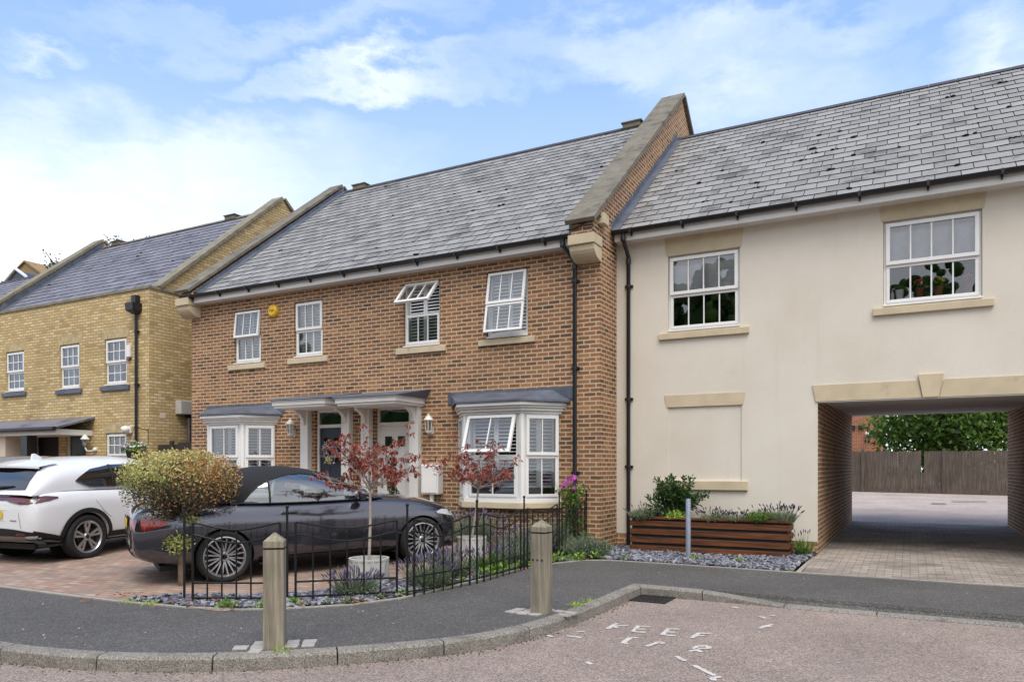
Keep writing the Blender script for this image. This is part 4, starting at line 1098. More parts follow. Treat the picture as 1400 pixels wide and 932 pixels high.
# soldier arches over the openings
plain('soldier_brick', '#b3a27c', .9, var=.25, scale=9.)
for a, b, c, d in yw[:5]:
    n = 12; mb = MB()
    for i in range(n):
        x0 = a-.08+(b-a+.16)*i/n; x1 = a-.08+(b-a+.16)*(i+1)/n-.009; k = (i+.5)/n-.5
        mb.prism([(x0-k*.02, YY-.004, d+.004), (x0+k*.05, YY-.004, d+.235), (x1+k*.05, YY-.004, d+.235), (x1-k*.02, YY-.004, d+.004)], (0, .006, 0))
    mb.prism([(a-.09, YY-.001, d+.003), (a-.11, YY-.001, d+.237), (b+.11, YY-.001, d+.237), (b+.09, YY-.001, d+.003)], (0, .003, 0)); mb.build('soldier_arch', 'soldier_brick', YH)

# inside curtains of the yellow house
mb = MB()
for a, b, c, d in yw[1:3]:
    for x0, x1 in ((a+.04, a+.30), (b-.28, b-.04)):
        rows = [[(x0+(x1-x0)*i/12, YY+.26+.02*sin(i*2.2), z) for i in range(13)] for z in (c, d)]
        mb.grid(rows)
mb.build('curtain', 'interior_net', YH)
dp = downpipe(YH, -16.66, YY-.06, 1.2, 5.25, YY-.06, (2.0, 3.4, 4.7), swan=False)
mb = MB(); mb.add([(-16.81, YY-.26, 5.40), (-16.51, YY-.26, 5.40), (-16.51, YY-.001, 5.40), (-16.81, YY-.001, 5.40), (-16.80, YY-.25, 5.22), (-16.52, YY-.25, 5.22), (-16.52, YY-.001, 5.22), (-16.80, YY-.001, 5.22), (-16.72, YY-.13, 5.14), (-16.60, YY-.13, 5.14), (-16.60, YY-.001, 5.14), (-16.72, YY-.001, 5.14)],
    ((0, 1, 2, 3), (0, 4, 5, 1), (1, 5, 6, 2), (3, 7, 4, 0), (4, 8, 9, 5), (5, 9, 10, 6), (7, 11, 8, 4), (8, 11, 10, 9))); mb.box(-16.74, -16.58, YY-.14, YY-.002, 5.41, 5.60); mb.build('hopper', 'black_plastic', dp, bevel=.006)
# lean-to porch with slate roof, boxed panel, post and door
mb = MB(); mb.prism([(-40, 10.75, 2.36), (-40, 10.75, 2.41), (-40, YY-.001, 2.70), (-40, YY-.001, 2.65)], (21.62, 0, 0)); pr = mb.build('porch_roof', 'slate_purple', YH)
mb = MB(); mb.tube([(-40, 10.70, 2.36), (-18.42, 10.70, 2.36)], .055, 10); mb.build('gutter', 'black_plastic', pr, smooth=40)
mb = MB(); mb.box(-40, -18.48, 10.77, YY-.002, 2.22, 2.355); mb.build('porch_soffit', 'white_paint', pr)
mb = MB(); mb.box(-24.2, -20.95, 10.9, YY-.002, .0, 2.215); mb.build('bay_panel', 'pinkish_panel', pr)
mb = MB(); mb.box(-20.05, -19.78, 10.8, 11.05, .0, 2.215); mb.build('post', 'door_black', pr)
mb = MB(); T = plane_T(YY+.06); bars_frame(mb, T, -19.64, -18.76, .12, 2.30, .06, 0, .06); yd = mb.build('door', 'upvc', YH)
mb = MB(); mb.box(-19.58, -18.82, YY+.09, YY+.12, .15, 2.24); 
for zz in (.4, 1.2):
    for xx in (-19.5, -19.15): mb.box(xx, xx+.25, YY+.082, YY+.0902, zz, zz+.6)
mb.build('leaf', 'door_black', yd, bevel=.005)
mb = MB(); mb.lathe([(.001, -.03), (.02, -.03), (.02, 0)], (-18.9, YY+.09, 1.15), 10, axis='y'); mb.build('handle', 'steel', yd)
mb = MB(); bars_frame(mb, T, -21.1, -19.95, .12, 2.35, .06, 0, .06); gd = mb.build('door', 'upvc', YH)
mb = MB(); mb.box(-21.04, -20.01, YY+.09, YY+.12, .15, 2.29); mb.build('leaf', 'door_black', gd)
lt = thing('wall_lantern', 'white wall lantern by the black door of the yellow brick house', 'lantern', (-18.40, YY, 2.0), group='white wall lanterns')
mb = MB(); mb.tube(smoothline([(-18.33, YY-.01, 1.86), (-18.36, YY-.2, 1.82), (-18.42, YY-.24, 1.92)], 5), .016, 8); mb.ball((-18.33, YY-.03, 1.86), .06); mb.build('bracket', 'white_paint', lt, smooth=50)
mb = MB(); mb.lathe([(.03, 0), (.05, .03), (.085, .2)], (-18.42, YY-.24, 1.92), 6); mb.build('pane', 'window_glass', lt)
mb = MB(); mb.lathe([(.11, .2), (.09, .23), (.04, .3), (.001, .34)], (-18.42, YY-.24, 1.92), 10); mb.build('cap', 'white_paint', lt, smooth=50)
t = thing('alarm_box', 'small white burglar alarm beside the right upper window of the yellow brick house', 'alarm', (-16.98, YY, 4.2))
mb = MB(); mb.box(-17.05, -16.90, YY-.07, YY-.001, 4.12, 4.42); mb.build('cover', 'upvc', t, bevel=.015)
mb = MB(); mb.box(-17.04, -16.91, YY-.065, YY-.001, 4.06, 4.115); mb.build('strobe', 'lamp_dark_red', t, bevel=.01)
t = thing('flood_light', 'white round flood light on the yellow brick wall beside the downpipe', 'light', (-16.9, YY, 2.35))
mb = MB(); mb.ball((-16.98, YY-.12, 2.34), .09, 12); mb.ball((-17.1, YY-.1, 2.36), .06, 10); mb.build('lamp', 'upvc', t, smooth=60)
mb = MB(); mb.box(-17.0, -16.9, YY-.06, YY-.001, 2.25, 2.42); mb.build('mount', 'upvc', t, bevel=.01)
t = thing('meter_box', 'grey service box with a pipe on the side wall of the yellow brick house', 'meter box', (YXR, 12.7, 2.75))
mb = MB(); mb.box(YXR+.001, YXR+.22, 12.42, 13.0, 2.74, 3.08); mb.build('case', 'meter_grey', t, bevel=.015)
mb = MB(); mb.tube([(YXR+.1, 12.75, 2.74), (YXR+.1, 12.75, 2.6), (YXR+.08, 12.78, 1.6)], .05, 10); mb.build('pipe', 'steel', t, smooth=40)
mb = MB(); mb.box(YXR+.08, YXR+.16, 12.65, 12.85, 2.66, 2.738); mb.build('gland', 'black_plastic', t)
mb = MB(); mb.tube([(YXR+.012, 12.98, 3.1), (YXR+.012, 12.98, 5.0)], .012, 6); mb.build('cable', 'cable', YH)
mb = MB(); mb.box(YXR+.001, YXR+.014, 12.0, 12.14, 2.62, 2.75); mb.build('air_brick', 'pinkish_panel', YH)
# dark side gate in the gap
t = thing('garden_gate', 'dark brown close-boarded timber gate in the gap beside the yellow brick house', 'gate', (-15.6, 11.9, .2))
mb = MB()
for i in range(11): mb.box(-16.22+i*.122, min(-14.94, -16.22+i*.122+.115), 11.92, 11.945, .2, 1.96+.04*(i > 5))
mb.build('boards', 'gate_wood', t)
mb = MB(); 
for z in (.5, 1.75): mb.box(-16.2, -14.95, 11.946, 11.99, z, z+.1)
mb.build('rails', 'gate_wood', t)
mb = MB(); mb.box(-15.72, -15.62, 11.86, 11.919, .1, 2.05); mb.build('post', 'gate_wood', t)
# ---------------------------------------------------------------- cars
def interp(tab, y):
    if y <= tab[0][0]: return tab[0][1]
    for (a, u), (b, v) in zip(tab, tab[1:]):
        if y <= b:
            t = (y-a)/(b-a); t = t*t*(3-2*t)*.35+t*.65
            return u+(v-u)*t
    return tab[-1][1]
def car_body(st, mat, name, arches, arch_r, root, cut=None):
    """st: list of (y, [(x,z)...] half ring bottom-centre .. top-centre)"""
    mb = MB(); rows = []
    for y, h in st:
        ring = [(x, y, z) for x, z in h]+[(-x, y, z) for x, z in h[-2:0:-1]]
        rows.append(ring)
    mb.grid(rows, closed=True); n = len(rows[0])
    mb.add(rows[0], (tuple(range(n)),)); mb.add(rows[-1], (tuple(reversed(range(n))),))
    o = mb.build(name, mat, None, uv=False)
    import bmesh
    bm = bmesh.new(); bm.from_mesh(o.data); bmesh.ops.remove_doubles(bm, verts=bm.verts, dist=1e-5); bmesh.ops.recalc_face_normals(bm, faces=bm.faces); bm.to_mesh(o.data); bm.free()
    s_ = o.modifiers.new('s', 'SUBSURF'); s_.levels = 2; s_.render_levels = 2
    cutters = []
    for y, z in arches:
        c = MB(); c.lathe([(.001, -1.2), (arch_r, -1.2), (arch_r, -.52), (.001, -.52)], (0, y, z), 40, axis='x'); c.lathe([(.001, .52), (arch_r, .52), (arch_r, 1.2), (.001, 1.2)], (0, y, z), 40, axis='x')
        cutters.append(c)
    if cut is not None: cutters.append(cut)
    objs = []
    for c in cutters:
        k = c.build('cutter', mat, None, uv=False)
        bm = bmesh.new(); bm.from_mesh(k.data); bmesh.ops.remove_doubles(bm, verts=bm.verts, dist=1e-5); bmesh.ops.recalc_face_normals(bm, faces=bm.faces); bm.to_mesh(k.data); bm.free()
        b = o.modifiers.new('b', 'BOOLEAN'); b.operation = 'DIFFERENCE'; b.object = k; b.solver = 'EXACT'; objs.append(k)
    dg = bpy.context.evaluated_depsgraph_get(); me = bpy.data.meshes.new_from_object(o.evaluated_get(dg))
    o.modifiers.clear(); o.data = me; me.name = name
    for k in objs: bpy.data.objects.remove(k)
    me.polygons.foreach_set('use_smooth', [True]*len(me.polygons)); me.set_sharp_from_angle(angle=R(32))
    o.parent = root
    bv = BVHTree.FromPolygons([v.co for v in me.vertices], [list(p.vertices) for p in me.polygons])
    return o, bv
def side_x(bv, y, z, sgn, fb=.85):
    h = bv.ray_cast(Vector((sgn*2, y, z)), Vector((-sgn, 0, 0)))
    return h[0].x if h[0] is not None and abs(h[0].x) > .3 else sgn*fb
def side_strip(mb, bv, pts, w, sgn, off=.003):
    """thin ribbon along (y,z) points on the flank"""
    a, b = [], []
    for i, (y, z) in enumerate(pts):
        p = Vector(pts[max(0, i-1)]); q = Vector(pts[min(len(pts)-1, i+1)]); t = (q-p).normalized(); n = Vector((-t.y, t.x))*w/2
        for l, s in ((a, 1), (b, -1)):
            yy, zz = y+n.x*s, z+n.y*s; l.append((side_x(bv, yy, zz, sgn)+sgn*off, yy, zz))
    mb.grid([a, b] if sgn > 0 else [b, a])
def side_patch(mb, bv, lo, hi, sgn, n=6, off=.004):
    rows = []
    for k in range(n+1):
        t = k/n; rows.append([(side_x(bv, a+(c-a)*t, b+(d-b)*t, sgn)+sgn*off, a+(c-a)*t, b+(d-b)*t) for (a, b), (c, d) in zip(lo, hi)])
    mb.grid(rows if sgn > 0 else rows[::-1])
def rear_patch(mb, bv, lo, hi, dirn=1, n=5, off=.004, y0=-2):
    """(x,z) polylines projected along +y (dirn 1, onto the tail) or -y (onto the nose)"""
    rows = []
    for k in range(n+1):
        t = k/n; r = []
        for (a, b), (c, d) in zip(lo, hi):
            x, z = a+(c-a)*t, b+(d-b)*t
            h = bv.ray_cast(Vector((x, y0 if dirn > 0 else 6, z)), Vector((0, dirn, 0)))
            r.append((x, (h[0].y if h[0] is not None else 0)-dirn*off, z))
        rows.append(r)
    mb.grid(rows if dirn > 0 else rows[::-1])
class Shell:
    def __init__(s, W, zb, zr, e=.77): s.W, s.zb, s.zr, s.e = W, zb, zr, e
    def th(s, y, z):
        a = (z-interp(s.zb, y))/max(1e-4, interp(s.zr, y)-interp(s.zb, y)); a = min(1, max(0, a))
        return math.asin(min(1, a**(1/s.e)))
    def p(s, y, th, sgn=1, off=0):
        W, b, r = interp(s.W, y), interp(s.zb, y), interp(s.zr, y)
        c, n = max(0, cos(th))**s.e, max(0, sin(th))**s.e
        return Vector((sgn*(W*c+off*cos(th)), y, b+(r-b)*n+off*sin(th)))
    def patch(s, mb, ys, zlo, zhi, sgn, n=8, off=0, ctr=False):
        """surface between heights zlo(y) and zhi(y); ctr: up to the centre line"""
        rows = []
        for y in ys:
            t0 = s.th(y, interp(zlo, y)) if isinstance(zlo, list) else zlo
            t1 = pi/2 if ctr else s.th(y, interp(zhi, y))
            t1 = max(t0, t1)
            rows.append([s.p(y, t0+(t1-t0)*k/n, sgn, off) for k in range(n+1)])
        mb.grid(rows if sgn < 0 else [r[::-1] for r in rows])
def fr(a, b, n): return [a+(b-a)*i/n for i in range(n+1)]
def wheel(root, x, y, rad, rim, wd, style, cap='matt_black'):
    sg = 1 if x > 0 else -1
    c = (x, y, rad)
    mb = MB(); w = wd/2
    prof = [(rim*.97, -w*.8), (rim+.02, -w), (rad-.03, -w), (rad-.006, -w*.8), (rad, -w*.5), (rad, w*.5), (rad-.006, w*.8), (rad-.03, w), (rim+.02, w), (rim*.97, w*.8)]
    mb.lathe(prof, c, 48, axis='x')
    wh = mb.build('wheel', 'tyre', root, local=True, smooth=40, uv=False)
    mb = MB(); q = sg*w
    rp = [(rim*1.02, q*.86), (rim*1.035, q*.93), (rim*.985, q*.96), (rim*.93, q*.80), (rim*.91, q*.2), (rim*.92, -q*.8)]
    mb.lathe(rp if sg < 0 else rp[::-1], c, 48, axis='x')
    def spoke(a0, a1, r0, r1, w0, w1, h0, h1):
        m = lambda a, r, h: Vector((x+h, y+r*sin(a), rad+r*cos(a)))
        u0 = (m(a1, r1, 0)-m(a0, r0, 0)).normalized(); t = Vector((0, u0.z, -u0.y))
        A, B = m(a0, r0, h0), m(a1, r1, h1); dn = Vector((-sg*.02, 0, 0))
        v = [A+t*w0, A-t*w0, B-t*w1, B+t*w1, A+t*w0*1.3+dn, A-t*w0*1.3+dn, B-t*w1*1.3+dn, B+t*w1*1.3+dn]
        f = [(0, 1, 2, 3), (0, 4, 5, 1), (1, 5, 6, 2), (2, 6, 7, 3), (3, 7, 4, 0)]
        mb.add(v, f if sg < 0 else [tuple(reversed(k)) for k in f])
    if style == 'multi':
        for i in range(10):
            a = 2*pi*i/10
            for s in (-1, 1): spoke(a+s*.035, a+s*.155, .045, rim*.965, .009, .0075, q*.72, q*.84)
    else:
        for i in range(5):
            a = 2*pi*i/5
            for s in (-1, 1): spoke(a+s*.10, a+s*.19, .05, rim*.92, .014, .017, q*.75, q*.86)
            spoke(a-.18, a+.18, rim*.90, rim*.90, .012, .012, q*.86, q*.86)
    mb.lathe([(.001, q*.80), (.05, q*.80), (.06, q*.70), (.06, q*.3)] if sg < 0 else [(.06, q*.3), (.06, q*.70), (.05, q*.80), (.001, q*.80)], c, 20, axis='x')
    mb.build('rim', 'alloy', wh, local=True, smooth=30, uv=False)
    mb = MB(); mb.lathe([(.001, q*.805), (.032, q*.805), (.034, q*.79)], c, 20, axis='x'); mb.build('centre_cap', cap, wh, local=True, uv=False)
    mb = MB(); mb.lathe([(.001, q*.1), (rim*.9, q*.1), (rim*.9, q*.05)], c, 32, axis='x'); mb.lathe([(.001, q*.35), (rim*.62, q*.35), (rim*.62, q*.2), (.001, q*.2)], c, 32, axis='x')
    mb.build('brake_disc', 'matt_black', wh, local=True, uv=False)
    return wh
def liners(root, ys, r, z):
    for y in ys:
        for s in (-1, 1):
            mb = MB(); n = 24
            rows = [[(s*xx, y+r*cos(pi*1.12*k/n-.06*pi), z+r*sin(pi*1.12*k/n-.06*pi)) for k in range(n+1)] for xx in (.5, .845)]
            mb.grid(rows); mb.add([(s*.515, y+r*cos(2*pi*k/24), z+r*sin(2*pi*k/24)) for k in range(24)], (tuple(range(24)),)); mb.build('arch_liner', 'matt_black', root, local=True, uv=False)

# ------------------------------------------------ graphite convertible
def convertible():
    rz = -R(31.4); fwd = Vector((sin(-rz), cos(rz), 0)); rgt = Vector((cos(rz), sin(rz), 0))
    base = Vector((-7.44, 6.38, .006))-rgt*.80
    root = thing('convertible_car', 'graphite grey two-door convertible with a black fabric roof parked on the brick drive', 'car', base, rz, pitch=R(1.6))
    def sec(w, zb, zs, zt, zc, tuck=.90):
        return [(0, zb), (.72*w, zb), (.93*w, zb+.03), (.985*w, zb+.16), (1.0*w, (zb+zs)/2+.05), (1.005*w, zs-.05), (.985*w, zs+.015), (tuck*w+.02, zt-.03), (tuck*w-.03, zt), (.5*w, zc-.006), (0, zc)]
    st = [(-1.01, sec(.60, .43, .66, .76, .80)), (-.98, sec(.76, .36, .70, .86, .90)), (-.87, sec(.84, .30, .74, .945, .985)), (-.62, sec(.875, .24, .785, .965, 1.01)), (-.3, sec(.888, .21, .80, .965, 1.01)),
          (.05, sec(.892, .20, .80, .955, .99)), (.5, sec(.888, .19, .79, .935, .965)), (1.1, sec(.885, .18, .775, .925, .95)), (1.6, sec(.885, .18, .765, .925, .96)), (2.0, sec(.885, .18, .755, .925, .985)), (2.33, sec(.886, .19, .745, .905, .97)),
          (2.64, sec(.88, .20, .73, .875, .935)), (2.9, sec(.855, .21, .70, .82, .875)), (3.1, sec(.79, .22, .66, .755, .80)), (3.23, sec(.68, .24, .61, .68, .71)), (3.29, sec(.50, .28, .53, .59, .61))]
    cut = MB(); cut.prism([(0, .22, .93), (0, 1.78, .93), (0, 1.55, .45), (0, .3, .45)], (0, 0, 0.0001)) if False else None
    cut = MB(); cut.add([(-.70, .15, .42), (.70, .15, .42), (.70, 1.60, .42), (-.70, 1.60, .42), (-.755, .1, 1.2), (.755, .1, 1.2), (.755, 1.82, 1.2), (-.755, 1.82, 1.2)], ((3, 2, 1, 0), (4, 5, 6, 7), (0, 1, 5, 4), (1, 2, 6, 5), (2, 3, 7, 6), (3, 0, 4, 7)))
    body, bv = car_body(st, 'paint_graphite', 'body', [(0, .312), (2.62, .312)], .355, root, cut)
    tp = MB(); tp.add([(-.695, .155, .425), (.695, .155, .425), (.695, 1.595, .425), (-.695, 1.595, .425), (-.75, .105, .93), (.75, .105, .93), (.75, 1.80, .945), (-.75, 1.80, .945)], ((0, 1, 2, 3), (0, 4, 5, 1), (1, 5, 6, 2), (2, 6, 7, 3), (3, 7, 4, 0)))
    tp.build('cabin_lining', 'cabin_grey', root, local=True, uv=False)
    S = Shell([(-.5, .70), (.0, .775), (.6, .80), (1.3, .80), (1.9, .775), (2.15, .72)], [(-.5, 1.0), (0, .965), (.5, .94), (1.2, .93), (1.9, .935), (2.15, .955)],
              [(-.52, 1.01), (-.4, 1.10), (-.2, 1.225), (0, 1.31), (.25, 1.375), (.6, 1.41), (.9, 1.405), (1.2, 1.36), (1.5, 1.245), (1.8, 1.105), (2.05, .985), (2.15, .96)])
    wt = [(.24, .955), (.34, 1.07), (.46, 1.17), (.6, 1.235), (.8, 1.285), (1.02, 1.30), (1.2, 1.275), (1.5, 1.16), (1.8, 1.02), (1.96, .94)]
    mb = MB(); ys = fr(-.5, 1.22, 34)
    for sg in (1, -1):
        lo = [(-.5, .99), (0, .96), (.235, .945)]+wt
        S.patch(mb, ys, lo, None, sg, 14, ctr=True)
    so = mb.build('soft_top', 'soft_top', root, local=True, smooth=50, uv=False)
    for sg in (1, -1):
        mb = MB(); mb.tube([S.p(y, S.th(y, interp(wt, y)), sg, .003) for y in fr(.25, 1.2, 20)], .008, 6)
        mb.build('seal', 'matt_black', so, local=True, uv=False)
    mb = MB(); mb.tube([S.p(.08, t, 1, .002) for t in fr(0, pi/2, 14)]+[S.p(.08, t, -1, .002) for t in fr(0, pi/2, 14)][::-1], .007, 5); mb.build('seam', 'soft_top', so, local=True, uv=False)
    mb = MB()
    for sg in (1, -1): S.patch(mb, fr(1.22, 2.13, 16), wt+[(2.15, .95)], None, sg, 10, ctr=True)
    mb.build('windscreen', 'car_glass', root, local=True, smooth=60, uv=False)
    zl = [(-1, .9), (3, .9)]
    for sg in (1, -1):
        for a, b in ((.25, .565), (.59, 1.93)):
            mb = MB(); S.patch(mb, fr(a, b, 18), 0.0, wt, sg, 8); mb.build('side_window', 'car_glass', root, local=True, smooth=60, uv=False)
        mb = MB(); mb.tube([S.p(.577, t, sg, .002) for t in fr(0, S.th(.577, interp(wt, .577)), 8)], .014, 6); mb.tube([S.p(y, S.th(y, interp(wt+[(2.15, .95)], y)), sg) for y in fr(1.2, 2.0, 12)], .024, 8)
        mb.build('pillar', 'paint_graphite' if False else 'matt_black', root, local=True, smooth=60, uv=False)
        mb = MB(); mb.tube([S.p(y, 0, sg, .012) for y in fr(.2, 1.95, 20)], .008, 6); mb.build('belt_trim', 'matt_black', root, local=True, smooth=60, uv=False)
        mb = MB(); mb.tube([S.p(y, S.th(y, interp(wt+[(2.15, .95)], y)), sg, .018) for y in fr(1.22, 2.02, 12)], .016, 6); mb.build('screen_pillar', 'alloy' if False else 'paint_graphite', root, local=True, smooth=60, uv=False)
    # shut lines, handle, trim
    for sg in (1, -1):
        mb = MB()
        side_strip(mb, bv, [(.56, .93), (.57, .8), (.60, .6), (.68, .42), (.75, .30)], .007, sg); side_strip(mb, bv, [(1.93, .91), (1.98, .7), (1.98, .45), (1.93, .30)], .007, sg); side_strip(mb, bv, fr2 := [(y, .30) for y in fr(.75, 1.93, 10)], .007, sg)
        side_strip(mb, bv, [(-.45, .93), (-.62, .90), (-.84, .83)], .006, sg)
        side_strip(mb, bv, [(2.0, .895), (2.4, .868), (2.8, .81), (3.05, .74)], .007, sg)
        mb.build('shut_line', 'gloss_black', body, local=True, uv=False)
        mb = MB(); x = side_x(bv, .80, .815, sg)
        mb.obox((x+sg*.026, .80, .818), .022, .21, .026); mb.obox((x+sg*.008, .71, .818), .03, .03, .024); mb.obox((x+sg*.008, .89, .818), .03, .03, .024)
        mb.build('handle', 'paint_graphite', body, local=True, bevel=.008, uv=False)
        mb = MB(); side_patch(mb, bv, [(y, .185) for y in fr(.42, 2.27, 12)], [(y, .265) for y in fr(.42, 2.27, 12)], sg, 3, .014); mb.build('skirt', 'matt_black', body, local=True, uv=False)
        mb = MB(); x = S.p(1.72, 0, sg).x+sg*.02
        mb.obox((x+sg*.05, 1.72, .965), .12, .05, .03); mb.build('mirror_arm', 'matt_black', root, local=True, uv=False, bevel=.008)
        mb = MB(); mb.lathe([(.001, -.075), (.05, -.07), (.085, -.03), (.088, .02), (.06, .05), (.001, .055)], (0, 0, 0), 14, axis='y')
        m_ = mb.build('mirror', 'paint_graphite', root, local=True, smooth=60, uv=False); m_.location = (x+sg*.15, 1.74, 1.005); m_.scale = (1.35, 1, .85)
        mb = MB(); mb.quad((-.06, -.077, -.05), (.06, -.077, -.05), (.06, -.077, .05), (-.06, -.077, .05)); mb.build('mirror_glass', 'steel', m_, local=True, uv=False)
        mb = MB(); side_patch(mb, bv, [(-.90, .70), (-.84, .70), (-.74, .715), (-.62, .74)], [(-.90, .82), (-.84, .825), (-.74, .825), (-.62, .80)], sg, 4, .006)
        rear_patch(mb, bv, [(sg*x, .70) for x in (.48, .55, .62, .69, .75)][::sg], [(sg*x, .82) for x in (.48, .55, .62, .69, .75)][::sg], 1, 4, .006)
        mb.build('tail_lamp', 'lamp_red', body, local=True, smooth=60, uv=False)
        mb = MB(); rear_patch(mb, bv, [(sg*x, .455) for x in (.46, .55, .64, .72)][::sg], [(sg*x, .49) for x in (.46, .55, .64, .72)][::sg], 1, 2, .006); mb.build('reflector', 'lamp_dark_red', body, local=True, uv=False)
        mb = MB(); side_patch(mb, bv, [(2.86, .685), (2.96, .665), (3.06, .645), (3.15, .63)], [(2.86, .71), (2.96, .735), (3.06, .725), (3.15, .69)], sg, 4, .005); rear_patch(mb, bv, [(sg*x, .60) for x in (.42, .5, .58, .66)][::-sg], [(sg*x, .68) for x in (.42, .5, .58, .66)][::-sg], -1, 4, .005)
        mb.build('headlamp', 'lamp_clear', body, local=True, smooth=60, uv=False)
    mb = MB(); rear_patch(mb, bv, [(x, .70) for x in fr(-.26, .26, 6)], [(x, .81) for x in fr(-.26, .26, 6)], 1, 2, .012); mb.build('number_plate', 'plate_yellow', body, local=True, uv=False)
    mb = MB(); rear_patch(mb, bv, [(x, .345) for x in fr(-.62, .62, 10)], [(x, .43) for x in fr(-.62, .62, 10)], 1, 2, .006); mb.build('diffuser', 'matt_black', body, local=True, uv=False)
    mb = MB()
    for sx in (-.16, .16): rear_patch(mb, bv, [(sx+x*.13, .52) for x in fr(-1, 1, 4)][::-1], [(sx+x*.13, .64) for x in fr(-1, 1, 4)][::-1], -1, 2, .006)
    mb.build('grille', 'gloss_black', body, local=True, uv=False)
    for sx in (.79, -.79):
        for y in (0, 2.62): wheel(root, sx, y, .318, .240, .225, 'multi', 'gloss_black')
    liners(root, (0, 2.62), .352, .312)
    mb = MB(); mb.box(-.6, .6, -.7, 3.2, .17, .24); mb.build('underbody', 'matt_black', root, local=True, uv=False)
    # cabin
    for sx in (-.36, .36):
        mb = MB(); m = Matrix.Rotation(R(-18), 3, 'X')
        mb.obox((sx, .92, .80), .48, .14, .62, m); mb.obox((sx, 1.22, .52), .50, .5, .16); mb.obox((sx, .80, 1.16), .26, .09, .17, m); mb.build('seat', 'seat_dark', root, local=True, bevel=.04, uv=False)
    mb = MB(); mb.add([(-.72, 1.50, .62), (.72, 1.50, .62), (.72, 1.52, .90), (-.72, 1.52, .90), (-.72, 1.98, .955), (.72, 1.98, .955)], ((0, 1, 2, 3), (3, 2, 5, 4))); mb.build('dashboard', 'cabin_grey', root, local=True, uv=False)
    mb = MB(); m = Matrix.Rotation(R(-62), 3, 'X')
    mb.tube([Vector((.36, 1.40, .92))+m @ Vector((.18*cos(2*pi*k/24), .18*sin(2*pi*k/24), 0)) for k in range(25)], .015, 6)
    for a in (0, pi, -pi/2): mb.tube([Vector((.36, 1.40, .92)), Vector((.36, 1.40, .92))+m @ Vector((.18*cos(a), .18*sin(a), 0))], .014, 6)
    mb.build('steering_wheel', 'matt_black', root, local=True, smooth=60, uv=False)
    mb = MB(); mb.obox((0, 1.42, 1.27), .24, .02, .07, Matrix.Rotation(R(-10), 3, 'X')); mb.build('rear_view_mirror', 'matt_black', root, local=True, bevel=.01, uv=False)
    return root
convertible()

